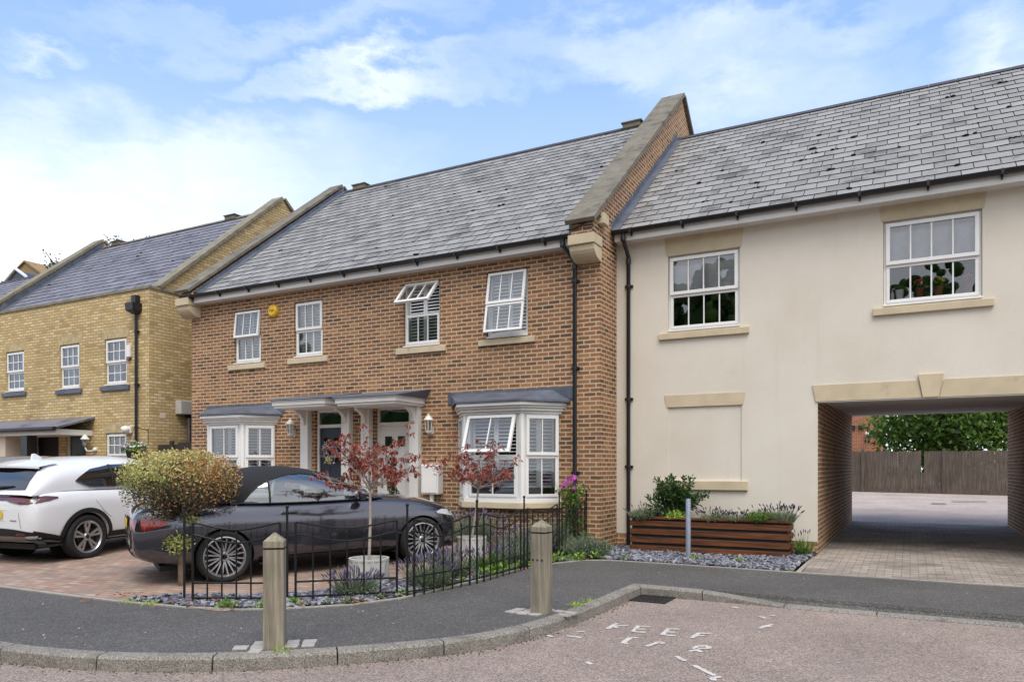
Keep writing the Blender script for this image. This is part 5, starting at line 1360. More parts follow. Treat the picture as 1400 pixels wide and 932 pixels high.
# ------------------------------------------------ white crossover (and the darker one behind it)
def crossover(pt, base, rz, label, full=True):
    root = thing('crossover_car', label, 'car', base, rz, pitch=R(1.8))
    root.scale = (1, 1, .975)
    def sec(w, zb, zs, zt, zc):
        return [(0, zb), (.76*w, zb), (.94*w, zb+.04), (.985*w, zb+.2), (1.0*w, (zb+zs)/2+.06), (1.0*w, zs-.06), (.995*w, zs+.03), (.95*w, zt-.05), (.90*w, zt), (.5*w, zc-.004), (0, zc)]
    st = [(-.86, sec(.60, .50, .72, .84, .86)), (-.845, sec(.74, .42, .78, .95, .97)), (-.78, sec(.83, .36, .84, 1.04, 1.06)), (-.6, sec(.875, .30, .88, 1.08, 1.11)), (-.3, sec(.892, .27, .90, 1.09, 1.12)), (.1, sec(.898, .25, .90, 1.08, 1.1)),
          (.7, sec(.895, .24, .89, 1.06, 1.08)), (1.4, sec(.893, .24, .88, 1.05, 1.07)), (2.0, sec(.893, .24, .87, 1.04, 1.08)), (2.4, sec(.893, .25, .86, 1.02, 1.08)), (2.75, sec(.885, .26, .84, .99, 1.05)), (3.1, sec(.86, .27, .80, .94, 1.0)), (3.35, sec(.79, .29, .74, .87, .92)), (3.46, sec(.68, .32, .66, .76, .79)), (3.50, sec(.55, .36, .58, .64, .66))]
    body, bv = car_body(st, pt, 'body', [(0, .345), (2.61, .345)], .385, root)
    S = Shell([(-.84, .76), (-.5, .79), (0, .80), (1.2, .81), (2.0, .80), (2.5, .74)], [(-.8, 1.03), (-.3, 1.08), (.2, 1.075), (1.2, 1.05), (2.5, 1.06)],
              [(-.84, 1.035), (-.80, 1.11), (-.70, 1.28), (-.56, 1.44), (-.40, 1.525), (-.15, 1.565), (.4, 1.60), (.9, 1.60), (1.3, 1.565), (1.7, 1.45), (2.1, 1.27), (2.5, 1.075)], .64)
    mb = MB()
    for sg in (1, -1): S.patch(mb, fr(-.83, 2.5, 50), 0.0, None, sg, 18, ctr=True)
    ro = mb.build('roof', pt, root, local=True, smooth=50, uv=False)
    lo = [(-.12, 1.215), (-.02, 1.17), (.14, 1.11), (.4, 1.10), (2.1, 1.10)]; hi = [(-.12, 1.225), (.0, 1.31), (.2, 1.40), (.6, 1.455), (1.0, 1.455), (1.3, 1.42), (1.7, 1.285), (2.08, 1.105)]
    for sg in (1, -1):
        mb = MB(); S.patch(mb, fr(-.12, 2.07, 30), lo, hi, sg, 6, .006); mb.build('side_window', 'gloss_black', ro, local=True, smooth=60, uv=False)
        mb = MB(); mb.tube([S.p(y, S.th(y, interp(lo, y)), sg, .008) for y in fr(-.1, 2.05, 20)], .009, 6); mb.build('window_trim', 'steel', ro, local=True, smooth=60, uv=False)
        mb = MB(); mb.tube([S.p(.55, t, sg, .008) for t in fr(S.th(.55, 1.1), S.th(.55, 1.45), 6)], .02, 6); mb.build('pillar', 'matt_black', ro, local=True, smooth=60, uv=False)
    mb = MB()
    for sg in (1, -1):
        rows = []
        def tail_y(x, z):
            # y on the sloping tail where the shell reaches height z at half-width x
            for q in fr(-.84, .2, 420):
                W_, b_, r_ = interp(S.W, q), interp(S.zb, q), interp(S.zr, q)
                if b_+(r_-b_)*max(0, 1-(x/W_)**(2/S.e))**(S.e/2) >= z: return q
            return .2
        for z in fr(1.12, 1.44, 12):
            rows.append([Vector((sg*x*(1-.22*(z-1.12)), tail_y(x*(1-.22*(z-1.12)), z)-.012, z+.006)) for x in fr(0, .62, 10)])
        mb.grid(rows if sg > 0 else rows[::-1])
    mb.build('rear_window', 'gloss_black', ro, local=True, smooth=60, uv=False)
    mb = MB(); v0 = [(x, -.66+.10*(x/.62)**2, 1.475-.02*(x/.62)**2) for x in fr(-.62, .62, 12)]; v1 = [(x, -.30+.05*(x/.62)**2, 1.556-.05*(x/.62)**2) for x in fr(-.62, .62, 12)]
    mb.grid([v0, v1]); mb.grid([[(a, b, c-.03) for a, b, c in v0], v0]); mb.build('spoiler', pt, ro, local=True, smooth=60, uv=False)
    mb = MB(); mb.tube([(.0, -.815, 1.15), (.02, -.825, 1.145), (.36, -.79, 1.16)], [.02, .014, .006], 6); mb.tube([(0.05, -.815, 1.165), (.40, -.785, 1.175)], .008, 5); mb.build('wiper', 'matt_black', ro, local=True, uv=False)
    mb = MB(); mb.prism([(0, -.22, 1.55), (0, -.02, 1.575), (0, -.15, 1.65), (0, -.2, 1.645)], (.03, 0, 0)); mb.build('antenna_fin', pt, ro, local=True, uv=False, bevel=.01)
    # tail
    mb = MB(); X = fr(-.60, .60, 16); rear_patch(mb, bv, [(x, .965) for x in X], [(x, 1.02) for x in X], 1, 3, .012); mb.build('light_bar', 'lamp_dark_red', body, local=True, smooth=60, uv=False)
    for sg in (1, -1):
        mb = MB(); xs = [.34, .46, .60, .72, .81]
        rear_patch(mb, bv, [(sg*x, z) for x, z in zip(xs, (.955, .935, .915, .915, .92))][::sg], [(sg*x, 1.03) for x in xs][::sg], 1, 4, .014)
        side_patch(mb, bv, [(-.81, .92), (-.72, .93), (-.6, .95), (-.46, .985)], [(-.81, 1.03), (-.72, 1.03), (-.6, 1.025), (-.46, 1.005)], sg, 4, .010); mb.build('tail_lamp', 'lamp_dark_red', body, local=True, smooth=60, uv=False)
        mb = MB()
        side_patch(mb, bv, [(y, .27) for y in fr(-.80, -.40, 6)], [(y, .52-.02*i) for i, y in enumerate(fr(-.80, -.40, 6))], sg, 4, .010)
        side_patch(mb, bv, [(y, .245) for y in fr(.40, 2.2, 10)], [(y, .39) for y in fr(.40, 2.2, 10)], sg, 3, .010)
        for yc in (0, 2.61):
            n = 26; a = [(yc+.387*cos(t), .345+.387*sin(t)) for t in fr(-.12, pi+.12, n)]; b = [(yc+.455*cos(t), .345+.455*sin(t)) for t in fr(-.12, pi+.12, n)]
            side_patch(mb, bv, a[::-1], b[::-1], sg, 2, .014)
        mb.build('cladding', 'matt_black', body, local=True, smooth=50, uv=False)
        mb = MB(); side_strip(mb, bv, [(.10, 1.06), (.16, .9), (.30, .72), (.42, .62)], .007, sg); side_strip(mb, bv, [(1.12, 1.04), (1.14, .8), (1.12, .42)], .007, sg); side_strip(mb, bv, [(2.12, 1.02), (2.15, .8), (2.1, .42)], .007, sg)
        mb.build('shut_line', 'gloss_black', body, local=True, uv=False)
        mb = MB(); x = side_x(bv, 1.4, .95, sg); mb.obox((x+sg*.03, 1.32, .95), .022, .2, .028); mb.obox((x+sg*.012, 1.24, .95), .03, .03, .026); mb.obox((x+sg*.012, 1.4, .95), .03, .03, .026); mb.build('handle', pt, body, local=True, bevel=.008, uv=False)
        mb = MB(); rear_patch(mb, bv, [(sg*x, .45) for x in (.52, .6, .68)][::sg], [(sg*x, .49) for x in (.52, .6, .68)][::sg], 1, 2, .024); mb.build('reflector', 'lamp_dark_red', body, local=True, uv=False)
        mb = MB(); mb.obox((sg*.94, 1.95, 1.14), .2, .1, .14); mb.build('mirror', pt, root, local=True, bevel=.03, uv=False)
        mb = MB(); side_patch(mb, bv, [(3.05, .80), (3.2, .76), (3.34, .73)], [(3.05, .86), (3.2, .86), (3.34, .82)], sg, 3, .006); mb.build('headlamp', 'lamp_clear', body, local=True, uv=False)
        mb = MB(); rear_patch(mb, bv, [(sg*.60, .55), (sg*.57, .72), (sg*.535, .94)], [(sg*.606, .55), (sg*.576, .72), (sg*.541, .94)], 1, 1, .005); mb.build('hatch_line', 'gloss_black', body, local=True, uv=False)
    mb = MB(); X = fr(-.78, .78, 18); rear_patch(mb, bv, [(x, .44) for x in X], [(x, .555-.06*abs(x/.78)**3) for x in X], 1, 3, .012); mb.build('bumper_cladding', 'matt_black', body, local=True, smooth=50, uv=False)
    mb = MB(); X = fr(-.64, .64, 14); rear_patch(mb, bv, [(x, .345+.03*abs(x)) for x in X], [(x, .435) for x in X], 1, 2, .016); mb.build('skid_plate', 'steel', body, local=True, smooth=50, uv=False)
    mb = MB(); rear_patch(mb, bv, [(x, .70) for x in fr(-.26, .26, 6)], [(x, .815) for x in fr(-.26, .26, 6)], 1, 2, .016); mb.build('number_plate', 'plate_yellow', body, local=True, uv=False)
    mb = MB(); X = fr(-.34, .34, 8); rear_patch(mb, bv, [(x, .675) for x in X], [(x, .685) for x in X], 1, 1, .008); rear_patch(mb, bv, [(x, .83) for x in X], [(x, .84) for x in X], 1, 1, .008); mb.build('plate_recess', 'shutter_white' if pt == 'paint_white' else 'matt_black', body, local=True, uv=False)
    mb = MB()
    for k in range(5): rear_patch(mb, bv, [(.40+k*.026, .66), (.418+k*.026, .66)], [(.40+k*.026, .678), (.418+k*.026, .678)], 1, 1, .006)
    mb.build('badge', 'steel', body, local=True, uv=False)
    for sx in (.79, -.79):
        for y in (0, 2.61): wheel(root, sx, y, .345, .245, .215, 'five')
    liners(root, (0, 2.61), .383, .345)
    mb = MB(); mb.box(-.6, .6, -.65, 3.2, .22, .30); mb.build('underbody', 'matt_black', root, local=True, uv=False)
    return root
crossover('paint_white', Vector((-11.93, 6.80, .022)), R(9), 'white crossover car with a red rear light bar parked beside the graphite convertible')
crossover('paint_silver', Vector((-16.2, 8.2, .07)), R(2), 'silver grey car mostly hidden behind the white crossover at the left edge')
# ---------------------------------------------------------------- plants
rng = random.Random
def rdir(r, zlo=-1, zhi=1):
    z = r.uniform(zlo, zhi); a = r.uniform(0, 2*pi); k = math.sqrt(max(0, 1-z*z)); return Vector((k*cos(a), k*sin(a), z))
def limb(mb, r, p, d, L, r0, r1, bend=.25, n=5, sides=5):
    pts = [Vector(p)]; d = Vector(d).normalized()
    for i in range(n):
        d = (d+Vector((r.gauss(0, bend), r.gauss(0, bend), r.gauss(0, bend*.6)))*.5).normalized(); pts.append(pts[-1]+d*L/n)
    mb.tube(pts, [r0+(r1-r0)*i/n for i in range(n+1)], sides, cap=False); return pts

# clipped standard bush at the corner of the fence
t = thing('standard_bush', 'lollipop-shaped variegated bush on a bare stem, green on top and scorched orange on its right', 'bush', (-7.68, 5.96, 0))
r = rng(3); c = Vector((-7.70, 5.94, 1.19)); a = Vector((.63, .60, .43))
mb = MB(); mb.tube(smoothline([(-7.68, 5.96, -.05), (-7.67, 5.95, .4), (-7.69, 5.97, .72), (-7.72, 5.96, .92)], 5), [.042]*6+[.038]*5+[.03]*5, 8); mb.build('trunk', 'bark', t, smooth=60)
mb = MB(); tips = []
for i in range(240):
    d = rdir(r, -.35, 1); e = Vector((d.x*a.x, d.y*a.y, d.z*a.z))*r.uniform(.80, .98)+c
    s = Vector((-7.71, 5.96, r.uniform(.76, .98))); m = s.lerp(e, .5)+Vector((r.gauss(0, .06), r.gauss(0, .06), -.05+r.gauss(0, .04)))
    pts = smoothline([s, m, e], 3); mb.tube(pts, [.009-.0065*k/(len(pts)-1) for k in range(len(pts))], 4, cap=False); tips.append(pts)
    for k in range(5):
        q = pts[r.randint(3, len(pts)-1)]; limb(mb, r, q, rdir(r, -.4, 1), r.uniform(.07, .17), .0035, .0015, .4, 3, 3)
mb.build('branch', 'twig', t, uv=False)
mb = MB()
for i in range(17000):
    d = rdir(r, -.75, 1); rad = r.uniform(.80, 1.02) if r.random() < .8 else r.uniform(.45, .85)
    k = (1+.05*sin(d.x*9+d.z*5)+.05*sin(d.y*11+1))/max(.86, (abs(d.x)**3+abs(d.y)**3+abs(d.z)**3)**(1/3)/1.0)*.96
    p = c+Vector((d.x*a.x, d.y*a.y, d.z*a.z))*rad*k
    # bare scorched front underside: leaves thin out low down
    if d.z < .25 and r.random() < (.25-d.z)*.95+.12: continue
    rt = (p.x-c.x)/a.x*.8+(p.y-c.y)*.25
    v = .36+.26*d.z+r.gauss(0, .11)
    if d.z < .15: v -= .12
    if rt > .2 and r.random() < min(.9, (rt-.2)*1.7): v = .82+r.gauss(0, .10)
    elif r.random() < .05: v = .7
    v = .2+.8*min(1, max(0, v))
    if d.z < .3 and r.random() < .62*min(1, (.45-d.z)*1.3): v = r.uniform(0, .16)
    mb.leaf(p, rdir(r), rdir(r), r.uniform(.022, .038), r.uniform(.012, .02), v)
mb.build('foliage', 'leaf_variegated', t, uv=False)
mb = MB(); br = MB()
for b, rad, n in (((-7.62, 5.86, .52), .17, 420), ((-7.95, 5.80, .80), .22, 330), ((-7.5, 5.95, .80), .12, 120)):
    b = Vector(b); limb(br, r, (-7.68, 5.96, b.z-.05), b-Vector((-7.68, 5.96, b.z-.1)), rad*1.3, .006, .003)
    for i in range(n):
        d = rdir(r); mb.leaf(b+Vector((d.x*1.3, d.y, d.z*.75))*rad*r.uniform(.3, 1), rdir(r), rdir(r), r.uniform(.03, .05), .02, min(1, max(0, .48+r.gauss(0, .1))))
mb.build('sucker_shoot', 'leaf_variegated', t, uv=False); br.build('branch', 'twig', t, uv=False)

# red-leaved trees in fluted tubs
def red_tree(base, top, cw, label, seed, lean):
    r = rng(seed); x, y, z = base
    t = thing('red_leaved_tree', label, 'tree', base, group='small red-leaved trees in tubs')
    f = Vector(lean); mb = MB(); mb.tube(smoothline([(x, y, z), tuple(Vector((x, y, z)).lerp(f, .5)+Vector((.008, 0, 0))), tuple(f)], 6), [.019-.004*i/12 for i in range(13)], 8); mb.build('trunk', 'pale_bark', t, smooth=60)
    mb = MB(); lf = MB()
    cz = (top+f.z)/2+.12
    for i in range(17):
        a = i*2.4+r.uniform(-.3, .3); el = r.uniform(.15, 1.25)
        d = Vector((cos(a)*cos(el), sin(a)*cos(el), sin(el)))
        L = cw*r.uniform(.75, 1.1)/max(.62, cos(el)*1.05) if el < .9 else (top-f.z)*r.uniform(.8, 1.0)
        L = min(L, (top-f.z)/max(.15, sin(el)))
        pts = limb(mb, r, f+Vector((0, 0, r.uniform(-.04, .10))), d, L, .0075, .0028, .22, 6, 5)
        for k in range(2, 7):
            for s in range(3):
                p = pts[k]; q = limb(mb, r, p, (d*.6+rdir(r, -.1, 1)).normalized(), r.uniform(.06, .17), .003, .0015, .3, 3, 3)
                for m in range(r.randint(4, 9)):
                    dd = (Vector((0, 0, -.8))+rdir(r)*.8).normalized()
                    lf.leaf(q[-1]+rdir(r)*.02, dd, rdir(r), r.uniform(.045, .085), r.uniform(.014, .026), r.random(), .25)
    mb.build('branch', 'pale_bark', t, uv=False); lf.build('crown', 'leaf_red', t, uv=False)
def tub(x, y, h, rad, label):
    z = gz(x, y); t = thing('fluted_tub', label, 'plant pot', (x, y, z), group='fluted stone tubs')
    mb = MB(); n = 72; rows = []
    for rr_, hh in ((1, -.02), (1, h-.03), (1.02, h-.028), (1.02, h), (.90, h), (.88, h-.06)):
        flute = hh < h-.029
        rows.append([(x+rad*rr_*(1+(.018*cos(k*2*pi/4) if flute else 0))*cos(2*pi*k/n), y+rad*rr_*(1+(.018*cos(k*2*pi/4) if flute else 0))*sin(2*pi*k/n), z+hh) for k in range(n)])
    mb.grid(rows, closed=True); mb.build('tub', 'pot_fluted', t, uv=False)
    mb = MB(); mb.lathe([(.001, h-.05), (rad*.885, h-.06)], (x, y, z), 24); mb.build('soil', 'soil', t)
    return z+h-.05
zz = tub(-5.73, 7.05, .31, .235, 'grey fluted stone tub beside the side of the graphite car')
red_tree((-5.73, 7.05, zz), 1.79, .60, 'straight small red-leaved tree in a tub in front of the graphite car door', 21, (-5.72, 7.06, 1.12))
zz = tub(-5.78, 9.5, .29, .22, 'grey fluted stone tub at the nose of the graphite car')
red_tree((-5.78, 9.5, zz), 1.78, .66, 'leaning small red-leaved tree in a tub in front of the right bay window', 22, (-5.66, 9.5, 1.10))

# lavender and other tufts
def tuft(name, label, cat, x, y, rad, h, seed, leafm, bloomm=None, n=260, nb=60, zb=None, group=None, spread=.9, bl=(.035, .016), blade=(.010, .004)):
    r = rng(seed); z = gz(x, y)+.02 if zb is None else zb
    t = thing(name, label, cat, (x, y, z), group=group)
    mb = MB(); bm_ = MB(); stm = MB()
    for i in range(n):
        a = r.uniform(0, 6.28); q = math.sqrt(r.random()); p = Vector((x+cos(a)*q*rad*.55, y+sin(a)*q*rad*.55, z-.02))
        d = Vector((cos(a)*q*spread+r.gauss(0, .15), sin(a)*q*spread+r.gauss(0, .15), 1)).normalized(); L = h*r.uniform(.5, .85)*(1-.3*q)
        u = d.orthogonal().normalized()*blade[0]; e = p+d*L
        mb.add((p-u, p+u, e+u*.2, e-u*.2), ((0, 1, 2, 3),), r.random()*.5)
        for k in range(7):
            s = p+d*L*r.uniform(.25, 1); mb.leaf(s, (d*.7+rdir(r)).normalized(), rdir(r), r.uniform(.03, .055), r.uniform(.006, .011), min(1, .35+.5*r.random()))
    if bloomm:
        for i in range(nb):
            a = r.uniform(0, 6.28); q = math.sqrt(r.random()); p = Vector((x+cos(a)*q*rad*.6, y+sin(a)*q*rad*.6, z))
            d = Vector((cos(a)*q*spread+r.gauss(0, .12), sin(a)*q*spread+r.gauss(0, .12), 1)).normalized(); L = h*r.uniform(.7, 1.02); e = p+d*L
            u = d.orthogonal().normalized()*.0022; mb.add((p-u, p+u, e+u, e-u), ((0, 1, 2, 3),), .4)
            tt = r.random()
            bm_.tube([e-d*bl[0]*.5, e, e+d*bl[0]*.5, e+d*bl[0]*1.1], [.004, bl[1]*.5, bl[1]*.42, .001], 5, tint=tt)
    mb.build('foliage', leafm, t, uv=False)
    if bloomm: tag(bm_.build('bloom', bloomm, t, uv=False), kind='stuff')
    return t
G = 'lavender clumps in the fenced bed'
tuft('lavender', 'lavender clump in front of the nearer fluted tub', 'lavender', -5.36, 6.38, .28, .29, 31, 'leaf_lavender', 'bloom_lavender', 240, 130, group=G)
tuft('lavender', 'lavender clump just beyond the third fence post', 'lavender', -5.0, 7.25, .30, .36, 32, 'leaf_lavender', 'bloom_lavender', 260, 140, group=G)
tuft('lavender', 'lavender clump beside the front wheel of the graphite car', 'lavender', -5.15, 8.0, .32, .38, 33, 'leaf_lavender', 'bloom_lavender', 240, 130, group=G)
tuft('lavender', 'pale lavender clump in front of the farther fluted tub', 'lavender', -5.05, 8.75, .30, .32, 34, 'leaf_green', 'bloom_lavender', 220, 90, group=G)
tuft('lavender', 'purple lavender clump right behind the farther fluted tub', 'lavender', -5.35, 10.3, .38, .46, 35, 'leaf_lavender', 'bloom_lavender', 260, 170, group=G)
tuft('lavender', 'purple lavender clump under the left end of the right bay window', 'lavender', -6.45, 10.65, .42, .55, 36, 'leaf_lavender', 'bloom_lavender', 240, 150, group=G)
tuft('lavender', 'lavender clump behind the farther timber bollard', 'lavender', -5.0, 9.55, .34, .42, 37, 'leaf_lavender', 'bloom_lavender', 240, 100, group=G)
tuft('rosemary', 'tall green rosemary bush under the right bay window behind the fence', 'shrub', -5.25, 11.0, .38, .80, 38, 'leaf_lavender', None, 300, 0, spread=.6)
tuft('cotton_lavender', 'grey-green cotton lavender mound at the corner by the slate bed', 'shrub', -4.55, 10.95, .48, .52, 39, 'leaf_lavender', None, 620, 0, zb=0., spread=1.2)
tuft('tall_grass_plant', 'thin grassy plant growing in front of the white meter box', 'plant', -7.6, 11.15, .35, 1.0, 40, 'leaf_lavender', None, 130, 0, spread=.45)
tuft('wall_plant', 'pale thin stemmed plant left of the right bay window', 'plant', -7.2, 10.8, .3, .75, 41, 'leaf_lavender', None, 110, 0, spread=.5)

# weeds along the foot of the fence and the edging
r = rng(51); mb = MB()
for i in range(75):
    k = r.uniform(.12, .98); line = [(a, b) for a, b in edge[4:17]]; j = min(len(line)-2, int(k*(len(line)-1))); f = k*(len(line)-1)-j
    x = line[j][0]+(line[j+1][0]-line[j][0])*f-r.uniform(.0, .12); y = line[j][1]+(line[j+1][1]-line[j][1])*f+r.uniform(.0, .12)
    z = gz(x, y)+.01; s = r.uniform(.5, 1.3)*(1.0 if k < .6 else 1.7)
    for q in range(r.randint(6, 26)):
        d = rdir(r, .05, 1); mb.leaf(Vector((x, y, z))+Vector((r.gauss(0, .03), r.gauss(0, .03), r.uniform(0, .05)*s)), d, rdir(r), .045*s, .018*s, r.uniform(.4, 1))
tag(mb.build('weeds', 'leaf_green', uv=False), kind='stuff')
mb = MB()
for i in range(110):
    x, y = r.choice(edge[4:16]); x += r.gauss(-.12, .12); y += r.gauss(.15, .15)
    for q in range(r.randint(2, 9)): mb.leaf((x+r.gauss(0, .03), y+r.gauss(0, .03), gz(x, y)+.02+r.uniform(0, .03)), rdir(r, -.1, .4), rdir(r), r.uniform(.02, .05), .015, r.random())
tag(mb.build('dry_leaves', 'leaf_dry', uv=False), kind='stuff')
mb = MB()
for (x, y, s) in ((-3.02, 6.98, 1.), (-3.0, 7.3, .6), (-4.25, 4.2, .8), (-3.0, 7.05, .7), (-6.9, 4.98, 1.2), (-7.2, 4.95, 1.), (-1.45, 10.72, .9), (-1.5, 10.9, .8)):
    for q in range(34): mb.leaf((x+r.gauss(0, .035), y+r.gauss(0, .05), gz(x, y)+.0), rdir(r, .3, 1), rdir(r), .06*s, .008, r.uniform(.5, 1))
tag(mb.build('grass_tufts', 'leaf_lime', uv=False), kind='stuff')

# clematis on its obelisk at the downpipe
t = thing('clematis', 'climbing clematis with purple flowers at the downpipe of the brick house', 'climber', (-5.08, 11.62, .0))
r = rng(61); mb = MB(); fl = MB(); st_ = MB()
for i in range(9):
    a = i*.7; limb(st_, r, (-5.06+.1*cos(a), 11.6+.08*sin(a), 0), (r.gauss(0, .08), r.gauss(0, .05), 1), 1.25, .006, .003, .15, 8, 4)
for i in range(950):
    h = r.random()**.9; z = .2+.95*h; rad = (.16+.06*sin(h*9)+.05*sin(h*23))*r.uniform(.5, 1.15)
    d = rdir(r); p = Vector((-5.06+d.x*rad, 11.6+d.y*rad*.7, z)); mb.leaf(p, (d+Vector((0, 0, -.3))).normalized(), rdir(r), r.uniform(.04, .07), r.uniform(.025, .04), min(1, .25+.6*r.random()*h))
for i in range(9):
    p = Vector((-5.05+r.uniform(-.19, .17), 11.5+r.uniform(-.12, .05), 1.12+r.uniform(-.06, .16))); n = (Vector((.35, -.8, .25))+rdir(r)*.4).normalized(); u = n.orthogonal().normalized(); w = n.cross(u)
    for k in range(6):
        a = k*pi/3; d = u*cos(a)+w*sin(a); fl.leaf(p, (d+n*.25).normalized(), n, .055, .036, r.random(), .1)
st_.build('stem', 'twig', t, uv=False); mb.build('foliage', 'leaf_green', t, uv=False); tag(fl.build('bloom', 'bloom_pink', t, uv=False), kind='stuff')
t = thing('plant_obelisk', 'thin black wire plant support holding up the clematis', 'plant support', (-5.08, 11.62, 0))
mb = MB()
for k in range(4): mb.tube([(-5.06+.16*cos(k*pi/2+.8), 11.6+.13*sin(k*pi/2+.8), 0), (-5.06+.03*cos(k*pi/2+.8), 11.6+.03*sin(k*pi/2+.8), 1.05)], .007, 5)
mb.build('leg', 'iron', t)
mb = MB()
for h in (.3, .6, .85):
    q = .16-.13*h/1.05; mb.tube([(-5.06+q*cos(a), 11.6+q*.85*sin(a), h) for a in fr(0, 2*pi, 14)], .005, 4)
mb.build('hoop', 'iron', t)

# spiral topiary in pots on the steps
def topiary(x, y, ztop, label, seed):
    z0 = .17; r = rng(seed); t = thing('spiral_topiary', label, 'topiary', (x, y, z0), group='spiral topiaries by the front doors')
    mb = MB(); mb.lathe([(.001, 0), (.13, 0), (.16, .3), (.17, .3), (.17, .34), (.14, .34), (.001, .30)], (x, y, z0), 20); mb.build('pot', 'pot_fluted', t, smooth=40)
    mb = MB(); mb.tube([(x, y, z0+.3), (x, y, ztop-.05)], .015, 6); mb.build('trunk', 'bark', t)
    mb = MB(); H0 = z0+.36
    for i in range(4200):
        h = r.random(); z = H0+(ztop-H0)*h; a = h*2*pi*3.2; rad = .155*(1-.62*h)
        c_ = Vector((x+.055*(1-h*.6)*cos(a), y+.055*(1-h*.6)*sin(a), z)); d = rdir(r); mb.leaf(c_+Vector((d.x, d.y, d.z*.7))*rad*.80*r.uniform(.85, 1.03), rdir(r), d, .026, .016, r.random())
    mb.build('foliage', 'leaf_dark', t, uv=False)
topiary(-8.70, W-.42, 1.56, 'spiral clipped topiary right of the white front door', 71)
topiary(-10.02, W-.38, 1.22, 'dark clipped topiary between the two front doors', 72)
# flower wreath on the blue door
t = thing('door_wreath', 'flower wreath in white, yellow and purple hanging on the dark blue door', 'wreath', (-10.66, W+.05, 1.72)); r = rng(81)
mb = MB(); mb.tube([(-10.66+.14*cos(a), W+.03, 1.72+.14*sin(a)) for a in fr(0, 2*pi, 24)], .025, 6); mb.build('ring', 'twig', t, uv=False)
mb = MB()
for i in range(360):
    a = r.uniform(0, 6.28); p = Vector((-10.66+.15*cos(a)+r.gauss(0, .04), W+.01-r.uniform(0, .05), 1.72+.15*sin(a)+r.gauss(0, .04)))
    v = .05 if 4.0 < a < 5.2 and r.random() < .7 else r.choice((.2, .22, .42, .5, .8, .8, .98, .25, .62)); mb.leaf(p, rdir(r), (r.gauss(0, .4), -1, r.gauss(0, .4)), .05, .04, min(1, v))
tag(mb.build('bloom', 'bloom_mixed', t, uv=False), kind='stuff')
# hanging basket on the yellow house
t = thing('hanging_basket', 'hanging basket of white flowers on a bracket of the yellow brick house', 'hanging basket', (-16.3, 11.35, 1.75)); r = rng(82)
mb = MB(); mb.lathe([(.001, 0), (.13, 0), (.19, .2), (.19, .25), (.001, .22)], (-16.3, 11.35, 1.55), 16); mb.build('pot', 'matt_black', t, smooth=40)
mb = MB(); mb.tube([(-16.28, YY-.002, 1.95), (-16.28, YY-.002, 2.35), (-16.28, YY-.01, 2.3), (-16.3, 11.35, 2.38)], .01, 5)
for k in range(3): mb.tube([(-16.3, 11.35, 2.38), (-16.3+.18*cos(k*2.1), 11.35+.18*sin(k*2.1), 1.8)], .004, 4)
mb.build('bracket', 'iron', t)
mb = MB()
for i in range(500): d = rdir(r, -.3, 1); mb.leaf(Vector((-16.3, 11.35, 1.84))+Vector((d.x*.27, d.y*.27, d.z*.15)), rdir(r), d, .05, .035, r.random())
mb.build('foliage', 'leaf_green', t, uv=False)
mb = MB()
for i in range(90): d = rdir(r, .0, 1); mb.leaf(Vector((-16.3, 11.35, 1.86))+Vector((d.x*.28, d.y*.28, d.z*.17)), rdir(r), d, .06, .06, r.uniform(.2, .35))
tag(mb.build('bloom', 'bloom_mixed', t, uv=False), kind='stuff')

# slatted planter and its plants
PX0, PX1, PY0, PY1 = -4.13, -1.62, 11.93, 12.44
t = thing('slatted_planter', 'long dark-stained slatted timber planter against the cream wall', 'planter', (-2.87, 12.2, 0))
for i in range(4):
    z = .03+i*.136; mb = MB(); mb.box(PX0, PX1-.021, PY0, PY0+.02, z, z+.09); mb.build('slat', 'planter_wood', t, bevel=.004)
    mb = MB(); mb.box(PX1-.02, PX1, PY0, PY1, z, z+.09); mb.build('slat', 'planter_wood', t, bevel=.004)
    mb = MB(); mb.box(PX0-.02, PX0-.001, PY0, PY1, z, z+.09); mb.build('slat', 'planter_wood', t, bevel=.004)
mb = MB(); mb.box(PX0+.01, PX1-.03, PY0+.025, PY1-.01, .0, .545); mb.build('lining', 'matt_black', t)
mb = MB(); mb.box(PX0-.03, PX1+.012, PY0-.012, PY0+.055, .562, .60); mb.box(PX1-.055, PX1+.012, PY0+.056, PY1, .562, .60); mb.box(PX0-.03, PX0+.04, PY0+.056, PY1, .562, .60); mb.build('rail', 'planter_wood', t, bevel=.004)
mb = MB(); mb.box(PX0+.04, PX1-.056, PY0+.056, PY1-.01, .546, .556); mb.build('soil', 'soil', t)
t = thing('bay_shrub', 'glossy green bay shrub at the left of the slatted planter', 'shrub', (-3.42, 12.1, .55)); r = rng(91)
br = MB(); lf = MB()
for i in range(30):
    a = r.uniform(0, 6.28); el = r.uniform(.55, 1.5); d = Vector((cos(a)*cos(el)*1.15, sin(a)*cos(el)*.55, sin(el)))
    pts = limb(br, r, (-3.40, 12.1, .55), d, r.uniform(.42, .72), .010, .003, .2, 6, 5)
    for k in range(2, 7):
        for s in range(17 if k > 2 else 6):
            dd = (pts[k]-pts[k-1]).normalized()*.7+rdir(r)*.75; lf.leaf(pts[k]+rdir(r)*.045, dd, rdir(r, 0, 1), r.uniform(.06, .10), r.uniform(.024, .036), min(1, max(0, .25+.10*k*r.random()+r.gauss(0, .12))), .2)
br.build('branch', 'twig', t, uv=False); lf.build('foliage', 'leaf_bay', t, uv=False)
GP = 'lavenders in the slatted planter'
tuft('lavender', 'bushy grey lavender at the left end of the slatted planter', 'lavender', -3.92, 12.1, .36, .30, 92, 'leaf_lavender', 'bloom_dark', 320, 14, zb=.55, group=GP, spread=1.1)
